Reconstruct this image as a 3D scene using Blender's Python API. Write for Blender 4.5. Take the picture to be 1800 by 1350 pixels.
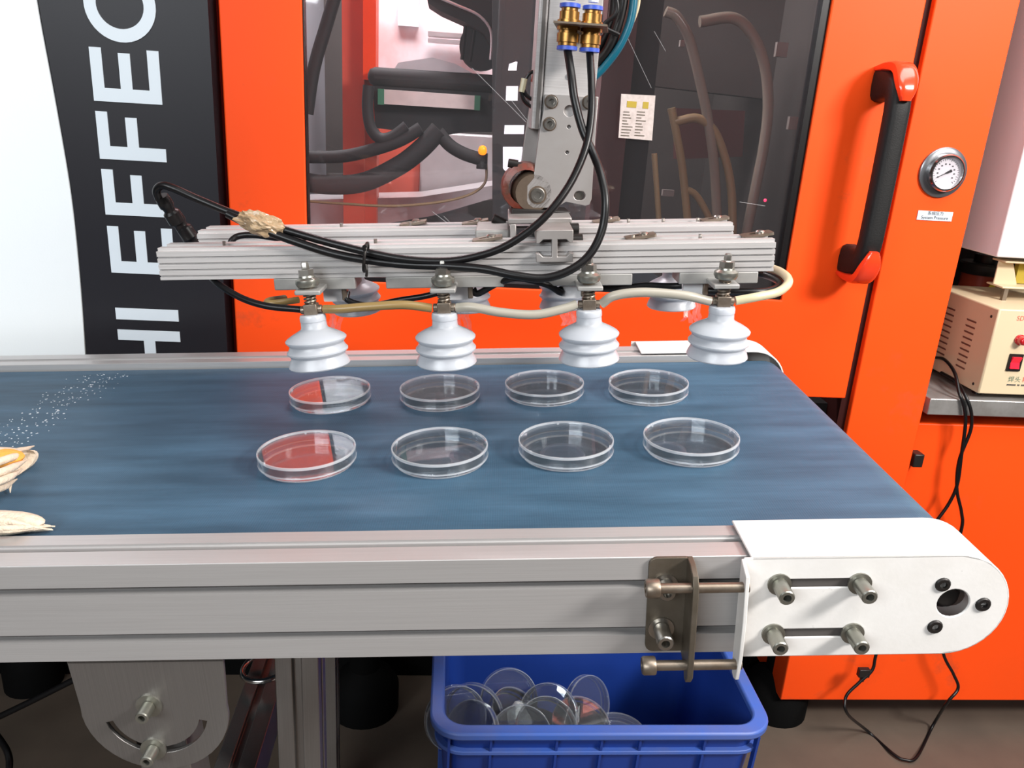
import bpy, bmesh, math, random
import numpy as np
from mathutils import Matrix, Vector
from mathutils.geometry import tessellate_polygon
random.seed(7)
for o in list(bpy.data.objects): bpy.data.objects.remove(o)
SC = bpy.context.scene
COL = SC.collection
# ------------------------------------------------------------------ camera (solved from the photograph)
F = 1408.0                       # focal length in pixels of an 1800 px wide frame
CAMZ = 1.06                      # lens height above the floor
BELTH = 0.313                    # lens height above the belt
def _n(v):
    v = np.array(v, float); return v/np.linalg.norm(v)
Zm = -_n([-260, 4175, 1408]); Xm = _n([17100, 587, 1408]); Xm = _n(Xm-Zm*Xm.dot(Zm)); Ym = np.cross(Zm, Xm)
Xc = _n([1, -.015, 0]); Yc = _n([-7, -489, F]); Yc = _n(Yc-Xc*Yc.dot(Xc)); Zc = np.cross(Xc, Yc)
Rm = np.array([Xm, Ym, Zm]); Rc = np.array([Xc, Yc, Zc])
cam = bpy.data.objects.new('camera', bpy.data.cameras.new('camera')); COL.objects.link(cam)
cam.data.sensor_width = 36; cam.data.lens = F/1800*36; cam.data.clip_start = .02
r, u, b = Rm@np.array([1, 0, 0]), Rm@np.array([0, -1, 0]), Rm@np.array([0, 0, -1])
cam.matrix_world = Matrix(((r[0], u[0], b[0], 0), (r[1], u[1], b[1], 0), (r[2], u[2], b[2], CAMZ), (0, 0, 0, 1)))
SC.camera = cam
# the inclined conveyor's own frame: x along the belt, y across it, z = 0 on the belt, in world space
_R = Rm@Rc.T; _o = Rm@(Rc.T@np.array([0, 0, -BELTH]))
MC = Matrix([[*_R[i], _o[i]+(CAMZ if i == 2 else 0)] for i in range(3)]+[[0, 0, 0, 1]])
def _ray(x, y): return np.array([(x-900)/F, (y-675)/F, 1.])
def cy(x, y, Y):                 # measured pixel -> conveyor frame point at depth Y
    d = Rc@_ray(x, y); p = d*Y/d[1]; return (p[0], Y, p[2]+BELTH)
def cz(x, y, z):
    d = Rc@_ray(x, y); p = d*(z-BELTH)/d[2]; return (p[0], p[1], z)
def my(x, y, Y):                 # measured pixel -> world point at depth Y
    d = Rm@_ray(x, y); p = d*Y/d[1]; return (p[0], Y, p[2]+CAMZ)
def mz(x, y, z):
    d = Rm@_ray(x, y); p = d*(z-CAMZ)/d[2]; return (p[0], p[1], z)
# ------------------------------------------------------------------ light
SC.view_settings.view_transform = 'Standard'; SC.view_settings.look = 'None'
SC.view_settings.gamma = 1; SC.view_settings.use_curve_mapping = False
SC.view_settings.exposure = -0.15
W = bpy.data.worlds.new('hall'); SC.world = W; W.use_nodes = True
bgn = W.node_tree.nodes['Background']; bgn.inputs[0].default_value = (.93, .96, 1, 1); bgn.inputs[1].default_value = .16
def area(name, loc, target, sx, sy, power, col=(1, 1, 1)):
    l = bpy.data.lights.new(name, 'AREA'); l.shape = 'RECTANGLE'; l.size = sx; l.size_y = sy; l.energy = power; l.color = col
    o = bpy.data.objects.new(name, l); COL.objects.link(o); o.location = loc
    o.rotation_euler = (Vector(target)-Vector(loc)).to_track_quat('-Z', 'Y').to_euler(); return o
area('hanging_lamp_right', (1.4, -.2, 1.8), (.4, .9, .8), .5, .28, 55, (1, .96, .92))
area('hanging_lamp_left', (-1.5, -1.7, 1.9), (-.5, 1, .7), 1.8, .8, 70, (.92, .97, 1))
area('ceiling_lamp_row', (1.0, .2, 2.7), (.8, .45, 0), 2.2, .8, 48, (1, .98, .95))
# ------------------------------------------------------------------ materials
MATS = {}
def mat(name, col, rough=.5, metal=0., spec=.5, bump=0., scale=60., stretch=(1, 1, 1), vary=0., vscale=8., dark=None, coat=0., alpha=None, emit=None, estr=0., trans=0., sss=0., smudge=None):
    m = bpy.data.materials.new(name); m.use_nodes = True; MATS[name] = m
    nt = m.node_tree; N = nt.nodes; L = nt.links; P = N['Principled BSDF']
    P.inputs['Base Color'].default_value = (*col, 1); P.inputs['Roughness'].default_value = rough
    P.inputs['Metallic'].default_value = metal; P.inputs['Specular IOR Level'].default_value = spec
    if coat: P.inputs['Coat Weight'].default_value = coat; P.inputs['Coat Roughness'].default_value = .12
    if trans: P.inputs['Transmission Weight'].default_value = trans
    if sss:
        P.inputs['Subsurface Weight'].default_value = sss; P.inputs['Subsurface Radius'].default_value = (.01, .01, .01); P.inputs['Subsurface Scale'].default_value = 1
    if emit: P.inputs['Emission Color'].default_value = (*emit, 1); P.inputs['Emission Strength'].default_value = estr
    if bump or vary:
        tc = N.new('ShaderNodeTexCoord'); mp = N.new('ShaderNodeMapping'); mp.inputs['Scale'].default_value = stretch
        L.new(tc.outputs['Object'], mp.inputs['Vector'])
    if vary:
        nz = N.new('ShaderNodeTexNoise'); nz.inputs['Scale'].default_value = vscale; nz.inputs['Detail'].default_value = 6; nz.inputs['Roughness'].default_value = .65
        L.new(mp.outputs[0], nz.inputs['Vector'])
        cr = N.new('ShaderNodeValToRGB'); cr.color_ramp.elements[0].position = .33; cr.color_ramp.elements[1].position = .62
        d = dark or tuple(c*.6 for c in col)
        cr.color_ramp.elements[0].color = (*[c*(1-vary)+e*vary for c, e in zip(col, d)], 1); cr.color_ramp.elements[1].color = (*col, 1)
        L.new(nz.outputs['Fac'], cr.inputs['Fac']); L.new(cr.outputs['Color'], P.inputs['Base Color'])
    if smudge:                                # sparse dirt with its own shape: (scale, threshold, colour, strength)
        sc_, th, scol, stg = smudge
        tcs = N.new('ShaderNodeTexCoord'); ns = N.new('ShaderNodeTexNoise'); ns.inputs['Scale'].default_value = sc_; ns.inputs['Detail'].default_value = 8; ns.inputs['Roughness'].default_value = .7
        L.new(tcs.outputs['Object'], ns.inputs['Vector'])
        mr = N.new('ShaderNodeMapRange'); mr.inputs[1].default_value = th; mr.inputs[2].default_value = th+.12; mr.inputs[4].default_value = stg; L.new(ns.outputs['Fac'], mr.inputs[0])
        mx = N.new('ShaderNodeMix'); mx.data_type = 'RGBA'; mx.inputs[7].default_value = (*scol, 1); L.new(mr.outputs[0], mx.inputs[0])
        if P.inputs['Base Color'].links: L.new(P.inputs['Base Color'].links[0].from_socket, mx.inputs[6])
        else: mx.inputs[6].default_value = (*col, 1)
        L.new(mx.outputs[2], P.inputs['Base Color'])
    if bump:
        nb = N.new('ShaderNodeTexNoise'); nb.inputs['Scale'].default_value = scale; nb.inputs['Detail'].default_value = 4
        L.new(mp.outputs[0], nb.inputs['Vector'])
        bp = N.new('ShaderNodeBump'); bp.inputs['Strength'].default_value = bump; bp.inputs['Distance'].default_value = .002
        L.new(nb.outputs['Fac'], bp.inputs['Height']); L.new(bp.outputs[0], P.inputs['Normal'])
    return m
def clear(name, tint=(1, 1, 1), haze=0., hcol=(.9, .92, .95), ior=1.5, rough=.02, mult=1.):
    """thin clear sheet: see-through, Fresnel mirror, a little surface haze"""
    m = bpy.data.materials.new(name); m.use_nodes = True; MATS[name] = m
    nt = m.node_tree; N = nt.nodes; L = nt.links; N.remove(N['Principled BSDF']); out = N['Material Output']
    t = N.new('ShaderNodeBsdfTransparent'); t.inputs[0].default_value = (*tint, 1)
    g = N.new('ShaderNodeBsdfGlossy'); g.inputs['Roughness'].default_value = rough; g.inputs[0].default_value = (1, 1, 1, 1)
    ge = N.new('ShaderNodeNewGeometry'); dp = N.new('ShaderNodeVectorMath'); dp.operation = 'DOT_PRODUCT'; L.new(ge.outputs['Normal'], dp.inputs[0]); L.new(ge.outputs['Incoming'], dp.inputs[1])
    def mth(op, a, b_):
        q = N.new('ShaderNodeMath'); q.operation = op
        for i, v in enumerate((a, b_)):
            if isinstance(v, (int, float)): q.inputs[i].default_value = v
            elif v is not None: L.new(v, q.inputs[i])
        return q.outputs[0]
    f0 = ((ior-1)/(ior+1))**2                      # Schlick, the same from both sides of a thin sheet
    fres = mth('ADD', mth('MULTIPLY', mth('POWER', mth('SUBTRACT', 1.0, mth('ABSOLUTE', dp.outputs['Value'], None)), 5.0), 1-f0), f0)
    x = N.new('ShaderNodeMixShader'); a = t.outputs[0]
    if haze:
        df = N.new('ShaderNodeBsdfDiffuse'); df.inputs[0].default_value = (*hcol, 1)
        h = N.new('ShaderNodeMixShader'); h.inputs[0].default_value = haze; L.new(a, h.inputs[1]); L.new(df.outputs[0], h.inputs[2]); a = h.outputs[0]
    mu = N.new('ShaderNodeMath'); mu.operation = 'MULTIPLY'; mu.inputs[1].default_value = mult; mu.use_clamp = True; L.new(fres, mu.inputs[0])
    L.new(mu.outputs[0], x.inputs[0]); L.new(a, x.inputs[1]); L.new(g.outputs[0], x.inputs[2]); L.new(x.outputs[0], out.inputs[0])
    return m
mat('hall_wall', (.25, .245, .24), .7)
mat('orange', (.93, .074, .006), .5, spec=.2, bump=.03, scale=300, vary=.35, vscale=3.5, dark=(.78, .075, .01), smudge=(9, .585, (.32, .07, .03), .45))
mat('orange_plain', (.93, .068, .006), .45, spec=.25)
mat('orange_shaded', (.16, .014, .006), .6)
mat('seal_dark', (.03, .004, .003), .7, spec=.2)
mat('red_plastic', (.9, .05, .012), .2, coat=.4)
mat('white_paint', (.86, .9, .92), .45, bump=.04, scale=400)
mat('white_cover', (.75, .73, .71), .4, bump=.05, scale=250, vary=.25, vscale=30, dark=(.6, .57, .52), smudge=(60, .655, (.2, .18, .16), .7))
mat('cover_dark', (.03, .027, .025), .7)
mat('black_panel', (.012, .011, .015), .42, spec=.3)
mat('letter_white', (.68, .75, .81), .5)
mat('alu', (.55, .535, .53), .4, metal=.5, bump=.06, scale=25, stretch=(.6, 60, 60), vary=.35, vscale=14, dark=(.43, .415, .41))
mat('alu_frame', (.31, .295, .285), .38, metal=.85, bump=.05, scale=25, stretch=(60, 60, .6), vary=.3, vscale=14)
mat('alu_bright', (.56, .54, .535), .4, metal=.3, bump=.10, scale=25, stretch=(.7, 70, 70), vary=.5, vscale=12, dark=(.38, .355, .345))
mat('alu_plate', (.4, .375, .365), .45, metal=.6, bump=.05, scale=90, vary=.4, vscale=14, dark=(.3, .26, .23))
mat('slot_dark', (.10, .09, .085), .6, metal=.3)
mat('steel', (.45, .43, .4), .3, metal=.95, vary=.4, vscale=90, dark=(.3, .26, .2))
mat('rusty_steel', (.28, .235, .19), .42, metal=.8, vary=.6, vscale=60, dark=(.16, .11, .07))
mat('zinc', (.34, .335, .3), .35, metal=.85, vary=.4, vscale=60, dark=(.22, .22, .16))
mat('bracket_steel', (.17, .145, .115), .45, metal=.6, vary=.6, vscale=30, dark=(.1, .08, .055))
mat('black_oxide', (.02, .017, .016), .45, metal=.4)
mat('brass', (.45, .24, .07), .3, metal=.9, vary=.5, vscale=80, dark=(.2, .1, .03))
mat('blue_plastic', (.05, .1, .5), .35)
mat('teal_plastic', (.0, .095, .15), .35)
mat('black_rubber', (.005, .0045, .005), .36, spec=.35)
mat('black_matte', (.003, .003, .003), .8, spec=.1)
mat('grip_black', (.011, .0105, .0105), .55, spec=.25, bump=.15, scale=500)
mat('silicone', (.46, .48, .52), .32, sss=.6)
mat('tube_clear', (.46, .43, .36), .35, trans=.25)
mat('tube_brown', (.3, .2, .075), .35, trans=.15)
mat('tube_yellow', (.62, .55, .36), .35, trans=.15)
mat('white_plastic', (.72, .72, .73), .45)
mat('grey_block', (.36, .35, .335), .5, metal=.3, vary=.4, vscale=40)
mat('crate_blue', (.010, .042, .26), .42, vary=.25, vscale=12, dark=(.01, .034, .2), bump=.04, scale=200)
mat('crate_rim', (.045, .12, .46), .45, vary=.5, vscale=15, dark=(.11, .13, .28))
mat('floor_concrete', (.12, .09, .068), .55, bump=.1, scale=30, vary=.7, vscale=2.5, dark=(.065, .05, .04))
mat('cream_paint', (.62, .5, .33), .42, bump=.03, scale=300)
mat('tan_paint', (.84, .76, .6), .45)
mat('tray_steel', (.42, .41, .4), .35, metal=.6, vary=.6, vscale=18, dark=(.2, .18, .16))
mat('vent_dark', (.16, .07, .045), .7)
mat('text_dark', (.06, .06, .06), .6)
mat('text_red', (.7, .14, .09), .6)
mat('text_green', (.12, .18, .12), .6)
mat('label_grey', (.55, .6, .66), .5)
mat('label_paper', (.62, .53, .5), .5, vary=.5, vscale=120, dark=(.36, .3, .27))
mat('label_gold', (.42, .3, .03), .5)
mat('switch_red', (.75, .02, .04), .15, coat=.5, emit=(.9, .02, .05), estr=.25)
mat('lamp_red', (.5, .01, .015), .1, coat=1)
mat('dial_white', (.8, .77, .76), .4)
mat('bezel', (.55, .54, .53), .18, metal=1)
mat('bezel_grey', (.2, .205, .22), .3, metal=.7)
mat('amber', (1, .25, .01), .3, emit=(1, .22, .005), estr=2.2)
mat('led_red', (1, .05, .1), .3, emit=(1, .03, .1), estr=3)
mat('tape_brown', (.5, .36, .22), .25, bump=.8, scale=60, vary=.5, vscale=60, dark=(.34, .2, .1), trans=.2)
mat('tape_red', (.2, .028, .014), .4, bump=.6, scale=90, vary=.9, vscale=70, dark=(.07, .04, .025))
mat('brown_motor', (.12, .085, .06), .5, metal=.3, vary=.6, vscale=70)
mat('cotton', (.78, .66, .52), .9, bump=.8, scale=300, vary=.4, vscale=90, dark=(.55, .42, .3))
mat('cotton_orange', (.9, .4, .07), .8, bump=.6, scale=300)
mat('drop', (.45, .52, .57), .08, spec=.8)
mat('inner_grey', (.5, .5, .54), .5)
mat('inner_red', (.6, .09, .05), .5)
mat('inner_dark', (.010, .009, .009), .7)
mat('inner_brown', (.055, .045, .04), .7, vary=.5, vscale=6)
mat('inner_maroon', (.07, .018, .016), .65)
mat('inner_white', (.9, .87, .89), .35, vary=.8, vscale=7, dark=(.8, .45, .43))
mat('gap_glow_panel', (.8, .8, .82), .5, emit=(.95, .97, 1), estr=.8)
mat('coupling', (.22, .19, .17), .5)
mat('inner_silver', (.6, .57, .57), .3, metal=.4, vary=.5, vscale=8, dark=(.4, .36, .36))
mat('inner_rail', (.62, .54, .5), .45, vary=.5, vscale=20)
mat('green_plastic', (.03, .16, .08), .5)
mat('hose_beige', (.24, .17, .085), .4)
mat('hose_glass', (.2, .17, .135), .25)
mat('canister_red', (.28, .035, .015), .35)
mat('yellow_print', (.65, .5, .03), .5)
clear('pane', (.93, .92, .94), haze=.010, ior=1.5, rough=.03)
clear('dish_clear', (.95, .965, .975), haze=.015, ior=1.5, rough=.015, mult=1.45)
clear('dish_edge', (.9, .92, .94), haze=.28, hcol=(.95, .97, 1), ior=1.55, rough=.06, mult=1.5)
clear('dish_edge_faint', (.93, .95, .97), haze=.10, hcol=(.9, .95, 1), ior=1.5, rough=.05, mult=1.3)  # less hazy edge for the dishes in the crate
clear('scratch', (.97, .97, .97), haze=.22, hcol=(.6, .6, .6), ior=1.3, rough=.2)
clear('film', (.97, .97, .97), haze=.12, ior=1.6, rough=.05, mult=1.6)
# belt: blue woven PVC with a fine rib and faint wipe marks along the travel
def belt_mat():
    m = mat('belt_blue', (.075, .165, .28), .5, spec=.18)
    N = m.node_tree.nodes; L = m.node_tree.links; P = N['Principled BSDF']
    tc = N.new('ShaderNodeTexCoord'); mp = N.new('ShaderNodeMapping'); mp.inputs['Scale'].default_value = (1.2, 9, 1); L.new(tc.outputs['Object'], mp.inputs[0])
    nz = N.new('ShaderNodeTexNoise'); nz.inputs['Scale'].default_value = 5; nz.inputs['Detail'].default_value = 7; nz.inputs['Roughness'].default_value = .6; L.new(mp.outputs[0], nz.inputs['Vector'])
    cr = N.new('ShaderNodeValToRGB'); e = cr.color_ramp.elements; e[0].position = .3; e[0].color = (.034, .072, .114, 1); e[1].position = .72; e[1].color = (.060, .126, .196, 1)
    L.new(nz.outputs['Fac'], cr.inputs[0]); L.new(cr.outputs[0], P.inputs['Base Color'])
    w = N.new('ShaderNodeTexWave'); w.inputs['Scale'].default_value = 160; w.inputs['Distortion'].default_value = .4; L.new(tc.outputs['Object'], w.inputs['Vector'])
    n2 = N.new('ShaderNodeTexNoise'); n2.inputs['Scale'].default_value = 700; L.new(tc.outputs['Object'], n2.inputs['Vector'])
    ad = N.new('ShaderNodeMath'); ad.operation = 'ADD'; L.new(w.outputs['Fac'], ad.inputs[0]); L.new(n2.outputs['Fac'], ad.inputs[1])
    bp = N.new('ShaderNodeBump'); bp.inputs['Strength'].default_value = .12; bp.inputs['Distance'].default_value = .0006
    L.new(ad.outputs[0], bp.inputs['Height']); L.new(bp.outputs[0], P.inputs['Normal'])
belt_mat()
# ------------------------------------------------------------------ mesh helpers
def V(*a): return Vector(a if len(a) == 3 else a[0])
def spline(pts, per=10):
    P = [np.array(p, float) for p in pts]; P = [2*P[0]-P[1]]+P+[2*P[-1]-P[-2]]; out = []
    for i in range(1, len(P)-2):
        p0, p1, p2, p3 = P[i-1:i+3]
        for k in range(per):
            t = k/per
            out.append(.5*((2*p1)+(-p0+p2)*t+(2*p0-5*p1+4*p2-p3)*t*t+(-p0+3*p1-3*p2+p3)*t**3))
    out.append(P[-2]); return out
class MB:
    def __init__(s): s.v = []; s.f = []; s.m = []; s.cur = 0
    def add(s, vs, fs):
        o = len(s.v); s.v += [tuple(map(float, v)) for v in vs]
        for f in fs: s.f.append([i+o for i in f]); s.m.append(s.cur)
        return s
    def box(s, x0, x1, y0, y1, z0, z1, M=None):
        vs = [(x, y, z) for x in (x0, x1) for y in (y0, y1) for z in (z0, z1)]
        if M: vs = [M@Vector(v) for v in vs]
        return s.add(vs, [(0, 1, 3, 2), (4, 6, 7, 5), (0, 4, 5, 1), (2, 3, 7, 6), (0, 2, 6, 4), (1, 5, 7, 3)])
    def cyl(s, p0, p1, r0, r1=None, seg=20, caps=True):
        return s.tube([p0, p1], [r0, r0 if r1 is None else r1], seg, caps)
    def tube(s, path, r, seg=10, caps=True):
        path = [Vector([float(c) for c in p]) for p in path]; n = len(path)
        rs = r if isinstance(r, (list, tuple)) else [r]*n
        t0 = (path[1]-path[0]).normalized(); a = Vector((0, 0, 1)) if abs(t0.z) < .9 else Vector((1, 0, 0))
        nn = t0.cross(a).normalized(); vs = []
        for i, p in enumerate(path):
            t = (path[min(i+1, n-1)]-path[max(i-1, 0)]).normalized()
            nn = (nn-t*nn.dot(t)).normalized(); bb = t.cross(nn)
            vs += [p+(nn*math.cos(2*math.pi*k/seg)+bb*math.sin(2*math.pi*k/seg))*rs[i] for k in range(seg)]
        fs = [(i*seg+k, i*seg+(k+1) % seg, (i+1)*seg+(k+1) % seg, (i+1)*seg+k) for i in range(n-1) for k in range(seg)]
        if caps: fs += [tuple(reversed(range(seg))), tuple(range((n-1)*seg, n*seg))]
        return s.add(vs, fs)
    def lathe(s, prof, c=(0, 0, 0), axis=(0, 0, 1), seg=48, close=False):
        q = Vector(axis).to_track_quat('Z', 'Y') if tuple(axis) != (0, 0, 1) else None
        vs = []; n = len(prof)
        for (rr, z) in prof:
            for k in range(seg):
                a = 2*math.pi*k/seg; v = Vector((rr*math.cos(a), rr*math.sin(a), z))
                if q: v = q@v
                vs.append(v+Vector(c))
        fs = [(i*seg+k, i*seg+(k+1) % seg, (i+1)*seg+(k+1) % seg, (i+1)*seg+k) for i in range(n-1) for k in range(seg)]
        if close: fs += [((n-1)*seg+k, (n-1)*seg+(k+1) % seg, (k+1) % seg, k) for k in range(seg)]
        else:
            if prof[0][0] > 1e-7: fs.append(tuple(reversed(range(seg))))
            if prof[-1][0] > 1e-7: fs.append(tuple(range((n-1)*seg, n*seg)))
        return s.add(vs, fs)
    def prism(s, loops, d0, d1, f):
        """2D outline (first loop) with holes (other loops), extruded from d0 to d1; f(u,v,d) -> xyz"""
        if not isinstance(loops[0][0], (list, tuple)): loops = [loops]
        flat = [p for l in loops for p in l]; n = len(flat)
        if len(loops) == 1: tri = tessellate_polygon([[Vector((p[0], p[1], 0)) for p in l] for l in loops])
        else:
            bm = bmesh.new(); bv = [bm.verts.new((p[0], p[1], 0)) for p in flat]; be = []; o = 0
            for l in loops:
                be += [bm.edges.new((bv[o+i], bv[o+(i+1) % len(l)])) for i in range(len(l))]; o += len(l)
            bm.verts.index_update(); bmesh.ops.triangle_fill(bm, use_beauty=True, use_dissolve=False, edges=be, normal=(0, 0, 1))
            tri = [tuple(v.index for v in f_.verts) for f_ in bm.faces]; bm.free()
        vs = [f(p[0], p[1], d0) for p in flat]+[f(p[0], p[1], d1) for p in flat]
        fs = [tuple(t) for t in tri]+[tuple(i+n for i in reversed(t)) for t in tri]; o = 0
        for l in loops:
            k = len(l); fs += [(o+i, o+(i+1) % k, o+(i+1) % k+n, o+i+n) for i in range(k)]; o += k
        return s.add(vs, fs)
    def sphere(s, c, r, seg=14, rings=8):
        sx, sy, sz = r if isinstance(r, (tuple, list)) else (r, r, r)
        vs = [(c[0], c[1], c[2]+sz)]+[(c[0]+sx*math.sin(math.pi*i/rings)*math.cos(2*math.pi*k/seg), c[1]+sy*math.sin(math.pi*i/rings)*math.sin(2*math.pi*k/seg), c[2]+sz*math.cos(math.pi*i/rings)) for i in range(1, rings) for k in range(seg)]+[(c[0], c[1], c[2]-sz)]
        fs = [(0, 1+k, 1+(k+1) % seg) for k in range(seg)]
        fs += [(1+i*seg+k, 1+(i+1)*seg+k, 1+(i+1)*seg+(k+1) % seg, 1+i*seg+(k+1) % seg) for i in range(rings-2) for k in range(seg)]
        l = len(vs)-1; fs += [(l, 1+(rings-2)*seg+(k+1) % seg, 1+(rings-2)*seg+k) for k in range(seg)]
        return s.add(vs, fs)
    def build(s, name, m, parent=None, bevel=0, label=None, origin=None, M=None, smooth=True):
        me = bpy.data.meshes.new(name)
        vs = s.v
        if origin is not None: vs = [(v[0]-origin[0], v[1]-origin[1], v[2]-origin[2]) for v in vs]
        me.from_pydata(vs, [], s.f); me.validate()
        bm = bmesh.new(); bm.from_mesh(me); bmesh.ops.recalc_face_normals(bm, faces=bm.faces); bm.to_mesh(me); bm.free()
        for mm in (m if isinstance(m, (list, tuple)) else [m]): me.materials.append(MATS[mm])
        if len(s.m) == len(me.polygons): me.polygons.foreach_set('material_index', s.m)
        if smooth:
            me.polygons.foreach_set('use_smooth', [True]*len(me.polygons)); me.set_sharp_from_angle(angle=math.radians(38))
        o = bpy.data.objects.new(name, me); COL.objects.link(o)
        if parent is not None: o.parent = parent
        mw = M if M is not None else Matrix()
        if origin is not None: mw = mw@Matrix.Translation(Vector(origin))
        o.matrix_local = mw
        if bevel:
            b = o.modifiers.new('bevel', 'BEVEL'); b.width = bevel; b.segments = 2; b.limit_method = 'ANGLE'; b.angle_limit = math.radians(40)
        if label: o['label'] = label
        return o
def thing(name, label, cat, M=None, group=None):
    o = bpy.data.objects.new(name, None); COL.objects.link(o); o.empty_display_size = .05
    if M is not None: o.matrix_world = M
    o['label'] = label; o['category'] = cat
    if group: o['group'] = group
    return o
def tag(o, label, cat, group=None):
    o['label'] = label; o['category'] = cat
    if group: o['group'] = group
    return o
def T(x, y, z): return Matrix.Translation(Vector((x, y, z)))
def XZ(u, v, d): return (u, d, v)      # outline in x/z, extruded along y
def YZ(u, v, d): return (d, u, v)      # outline in y/z, extruded along x
def XY(u, v, d): return (u, v, d)
def circle(cx, cy_, r, n=20, a0=0, a1=2*math.pi, end=False):
    return [(cx+r*math.cos(a0+(a1-a0)*k/n), cy_+r*math.sin(a0+(a1-a0)*k/n)) for k in range(n+(1 if end else 0))]
def slot(x0, x1, z, h, n=8):
    return circle(x1-h, z, h, n, -math.pi/2, math.pi/2, True)+circle(x0+h, z, h, n, math.pi/2, 3*math.pi/2, True)
def rrect(x0, x1, y0, y1, r, n=5):
    return circle(x1-r, y1-r, r, n, 0, math.pi/2, True)+circle(x0+r, y1-r, r, n, math.pi/2, math.pi, True)+circle(x0+r, y0+r, r, n, math.pi, 1.5*math.pi, True)+circle(x1-r, y0+r, r, n, 1.5*math.pi, 2*math.pi, True)
def text_mb(body, size, f, depth=.0004):
    cu = bpy.data.curves.new('t', 'FONT'); cu.body = body; cu.size = size; cu.align_x = 'CENTER'; cu.align_y = 'CENTER'; cu.resolution_u = 3
    ob = bpy.data.objects.new('t', cu); COL.objects.link(ob)
    me = ob.to_mesh(); mb = MB()
    mb.add([f(v.co.x, v.co.y, 0) for v in me.vertices], [tuple(p.vertices) for p in me.polygons])
    ob.to_mesh_clear(); bpy.data.objects.remove(ob); bpy.data.curves.remove(cu); return mb
def socket_bolt(name, parent, base, axis, r, h, m='zinc', washer=0, wm=None, label=None):
    """socket head screw standing on base along axis; washer under it"""
    mb = MB(); w = .0016 if washer else 0
    if washer: mb.lathe([(washer, 0), (washer, w), (r*.6, w)], base, axis, 20)
    mb.lathe([(r*.9, w), (r, w+r*.12), (r, w+h-r*.15), (r*.88, w+h), (r*.52, w+h), (r*.5, w+h*.45), (0, w+h*.45)], base, axis, 18)
    return mb.build(name, m, parent, label=label)
# ================================================================== setting
mb = MB(); mb.box(-6, 6, -6, 7, -.1, 0); fl = mb.build('floor', 'floor_concrete'); fl['kind'] = 'structure'; fl['label'] = 'dusty brown concrete factory floor'
for nm_, q in (('wall_front', (-6, 6, -6.1, -6, 0, 4.5)), ('wall_back', (-6, 6, 7, 7.1, 0, 4.5)), ('wall_left', (-6.1, -6, -6, 7, 0, 4.5)), ('wall_right', (6, 6.1, -6, 7, 0, 4.5))):
    o = MB().box(*q).build(nm_, 'hall_wall'); o['kind'] = 'structure'
# ================================================================== moulding machine (fixed body)
YF = 1.15
mach = thing('moulding_machine', 'large orange, black and white moulding machine standing behind the conveyor', 'machine', T(0, YF, 0))
ML = T(0, -YF, 0)
def mp(name, mb, m, parent=mach, bevel=0, label=None, **k):
    return mb.build(name, m, parent, bevel, label, M=ML if parent is mach else None, **k)
# white guard panel at left and the black lettered panel, sharing a gently bowed seam
seam = [my(*p, YF)[0::2] for p in ((48, -140), (65, 0), (98, 180), (125, 340), (140, 480), (150, 615), (156, 720))]
seam = [(float(a), float(b_)) for a, b_ in spline([(p[0], p[1]) for p in seam], 6)]
top = 1.5; bot = .64
w = MB().prism([(-2.2, bot), (-2.2, top), (seam[0][0]+.004, top)]+[(x-.001, z) for x, z in seam]+[(seam[-1][0]-.001, bot)], YF, YF+.05, XZ); mp('guard_panel', w, 'white_paint', label='glossy white sheet metal guard panel')
w = MB().prism([(seam[0][0]+.005, top), (-.3205, top), (-.3205, bot), (seam[-1][0]+.001, bot)]+[(x+.001, z) for x, z in reversed(seam)], YF+.001, YF+.05, XZ)
bp_ = mp('lettered_panel', w, 'black_panel', label='black panel with white capitals HI EFFEC running upwards')
# letters read upwards; letter u runs up (z), letter v runs to the left (-x)
LX0, LX1 = -.3863, -.4731
def letter(z0, z1, strokes):
    h = z1-z0; w = MB()
    for loop in strokes: w.prism([(LX0+(LX1-LX0)*v, z0+h*u_) for u_, v in loop], YF-.0004, YF+.002, XZ)
    w.build('letter', 'letter_white', bp_, M=None)
bp_.matrix_local = ML
def rc(u0, u1, v0, v1): return [(u0, v0), (u1, v0), (u1, v1), (u0, v1)]
letter(.646, .7336, [rc(0, .175, 0, 1), rc(.825, 1, 0, 1), rc(.175, .825, .41, .59)])      # H
letter(.7488, .7655, [rc(0, 1, 0, 1)])                                                      # I
Est = [rc(0, .255, 0, 1), rc(.255, 1, 0, .17), rc(.255, .92, .42, .59), rc(.255, 1, .83, 1)]
Fst = [rc(0, .28, 0, 1), rc(.28, .9, .40, .57), rc(.28, 1, .83, 1)]
letter(.8162, .8811, Est); letter(.8966, .9571, Fst); letter(.9705, 1.0313, Fst); letter(1.044, 1.1098, Est)
co = [(.5+.5*math.cos(a), .5+.51*math.sin(a)) for a in np.linspace(math.radians(42), math.radians(318), 32)]
ci = [(.5+.32*math.cos(a), .5+.34*math.sin(a)) for a in np.linspace(math.radians(318), math.radians(42), 32)]
letter(1.1174, 1.206, [co+ci])                                                              # C
w = MB(); w.box(-.3205, -.3065, YF+.04, YF+.05, bot, top); mp('shaded_gap_strip', w, 'orange_shaded')  # orange recess between the panels, its shade put into the colour
# right hand column
w = MB(); w.box(.641, .760, YF, YF+.10, .33, top); column = mp('column', w, 'orange', bevel=.002, label='upright orange sheet metal column with smudges')
w = MB(); w.box(.6275, .6408, YF+.010, YF+.1, .3, top); mp('door_seal', w, 'seal_dark')
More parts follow.
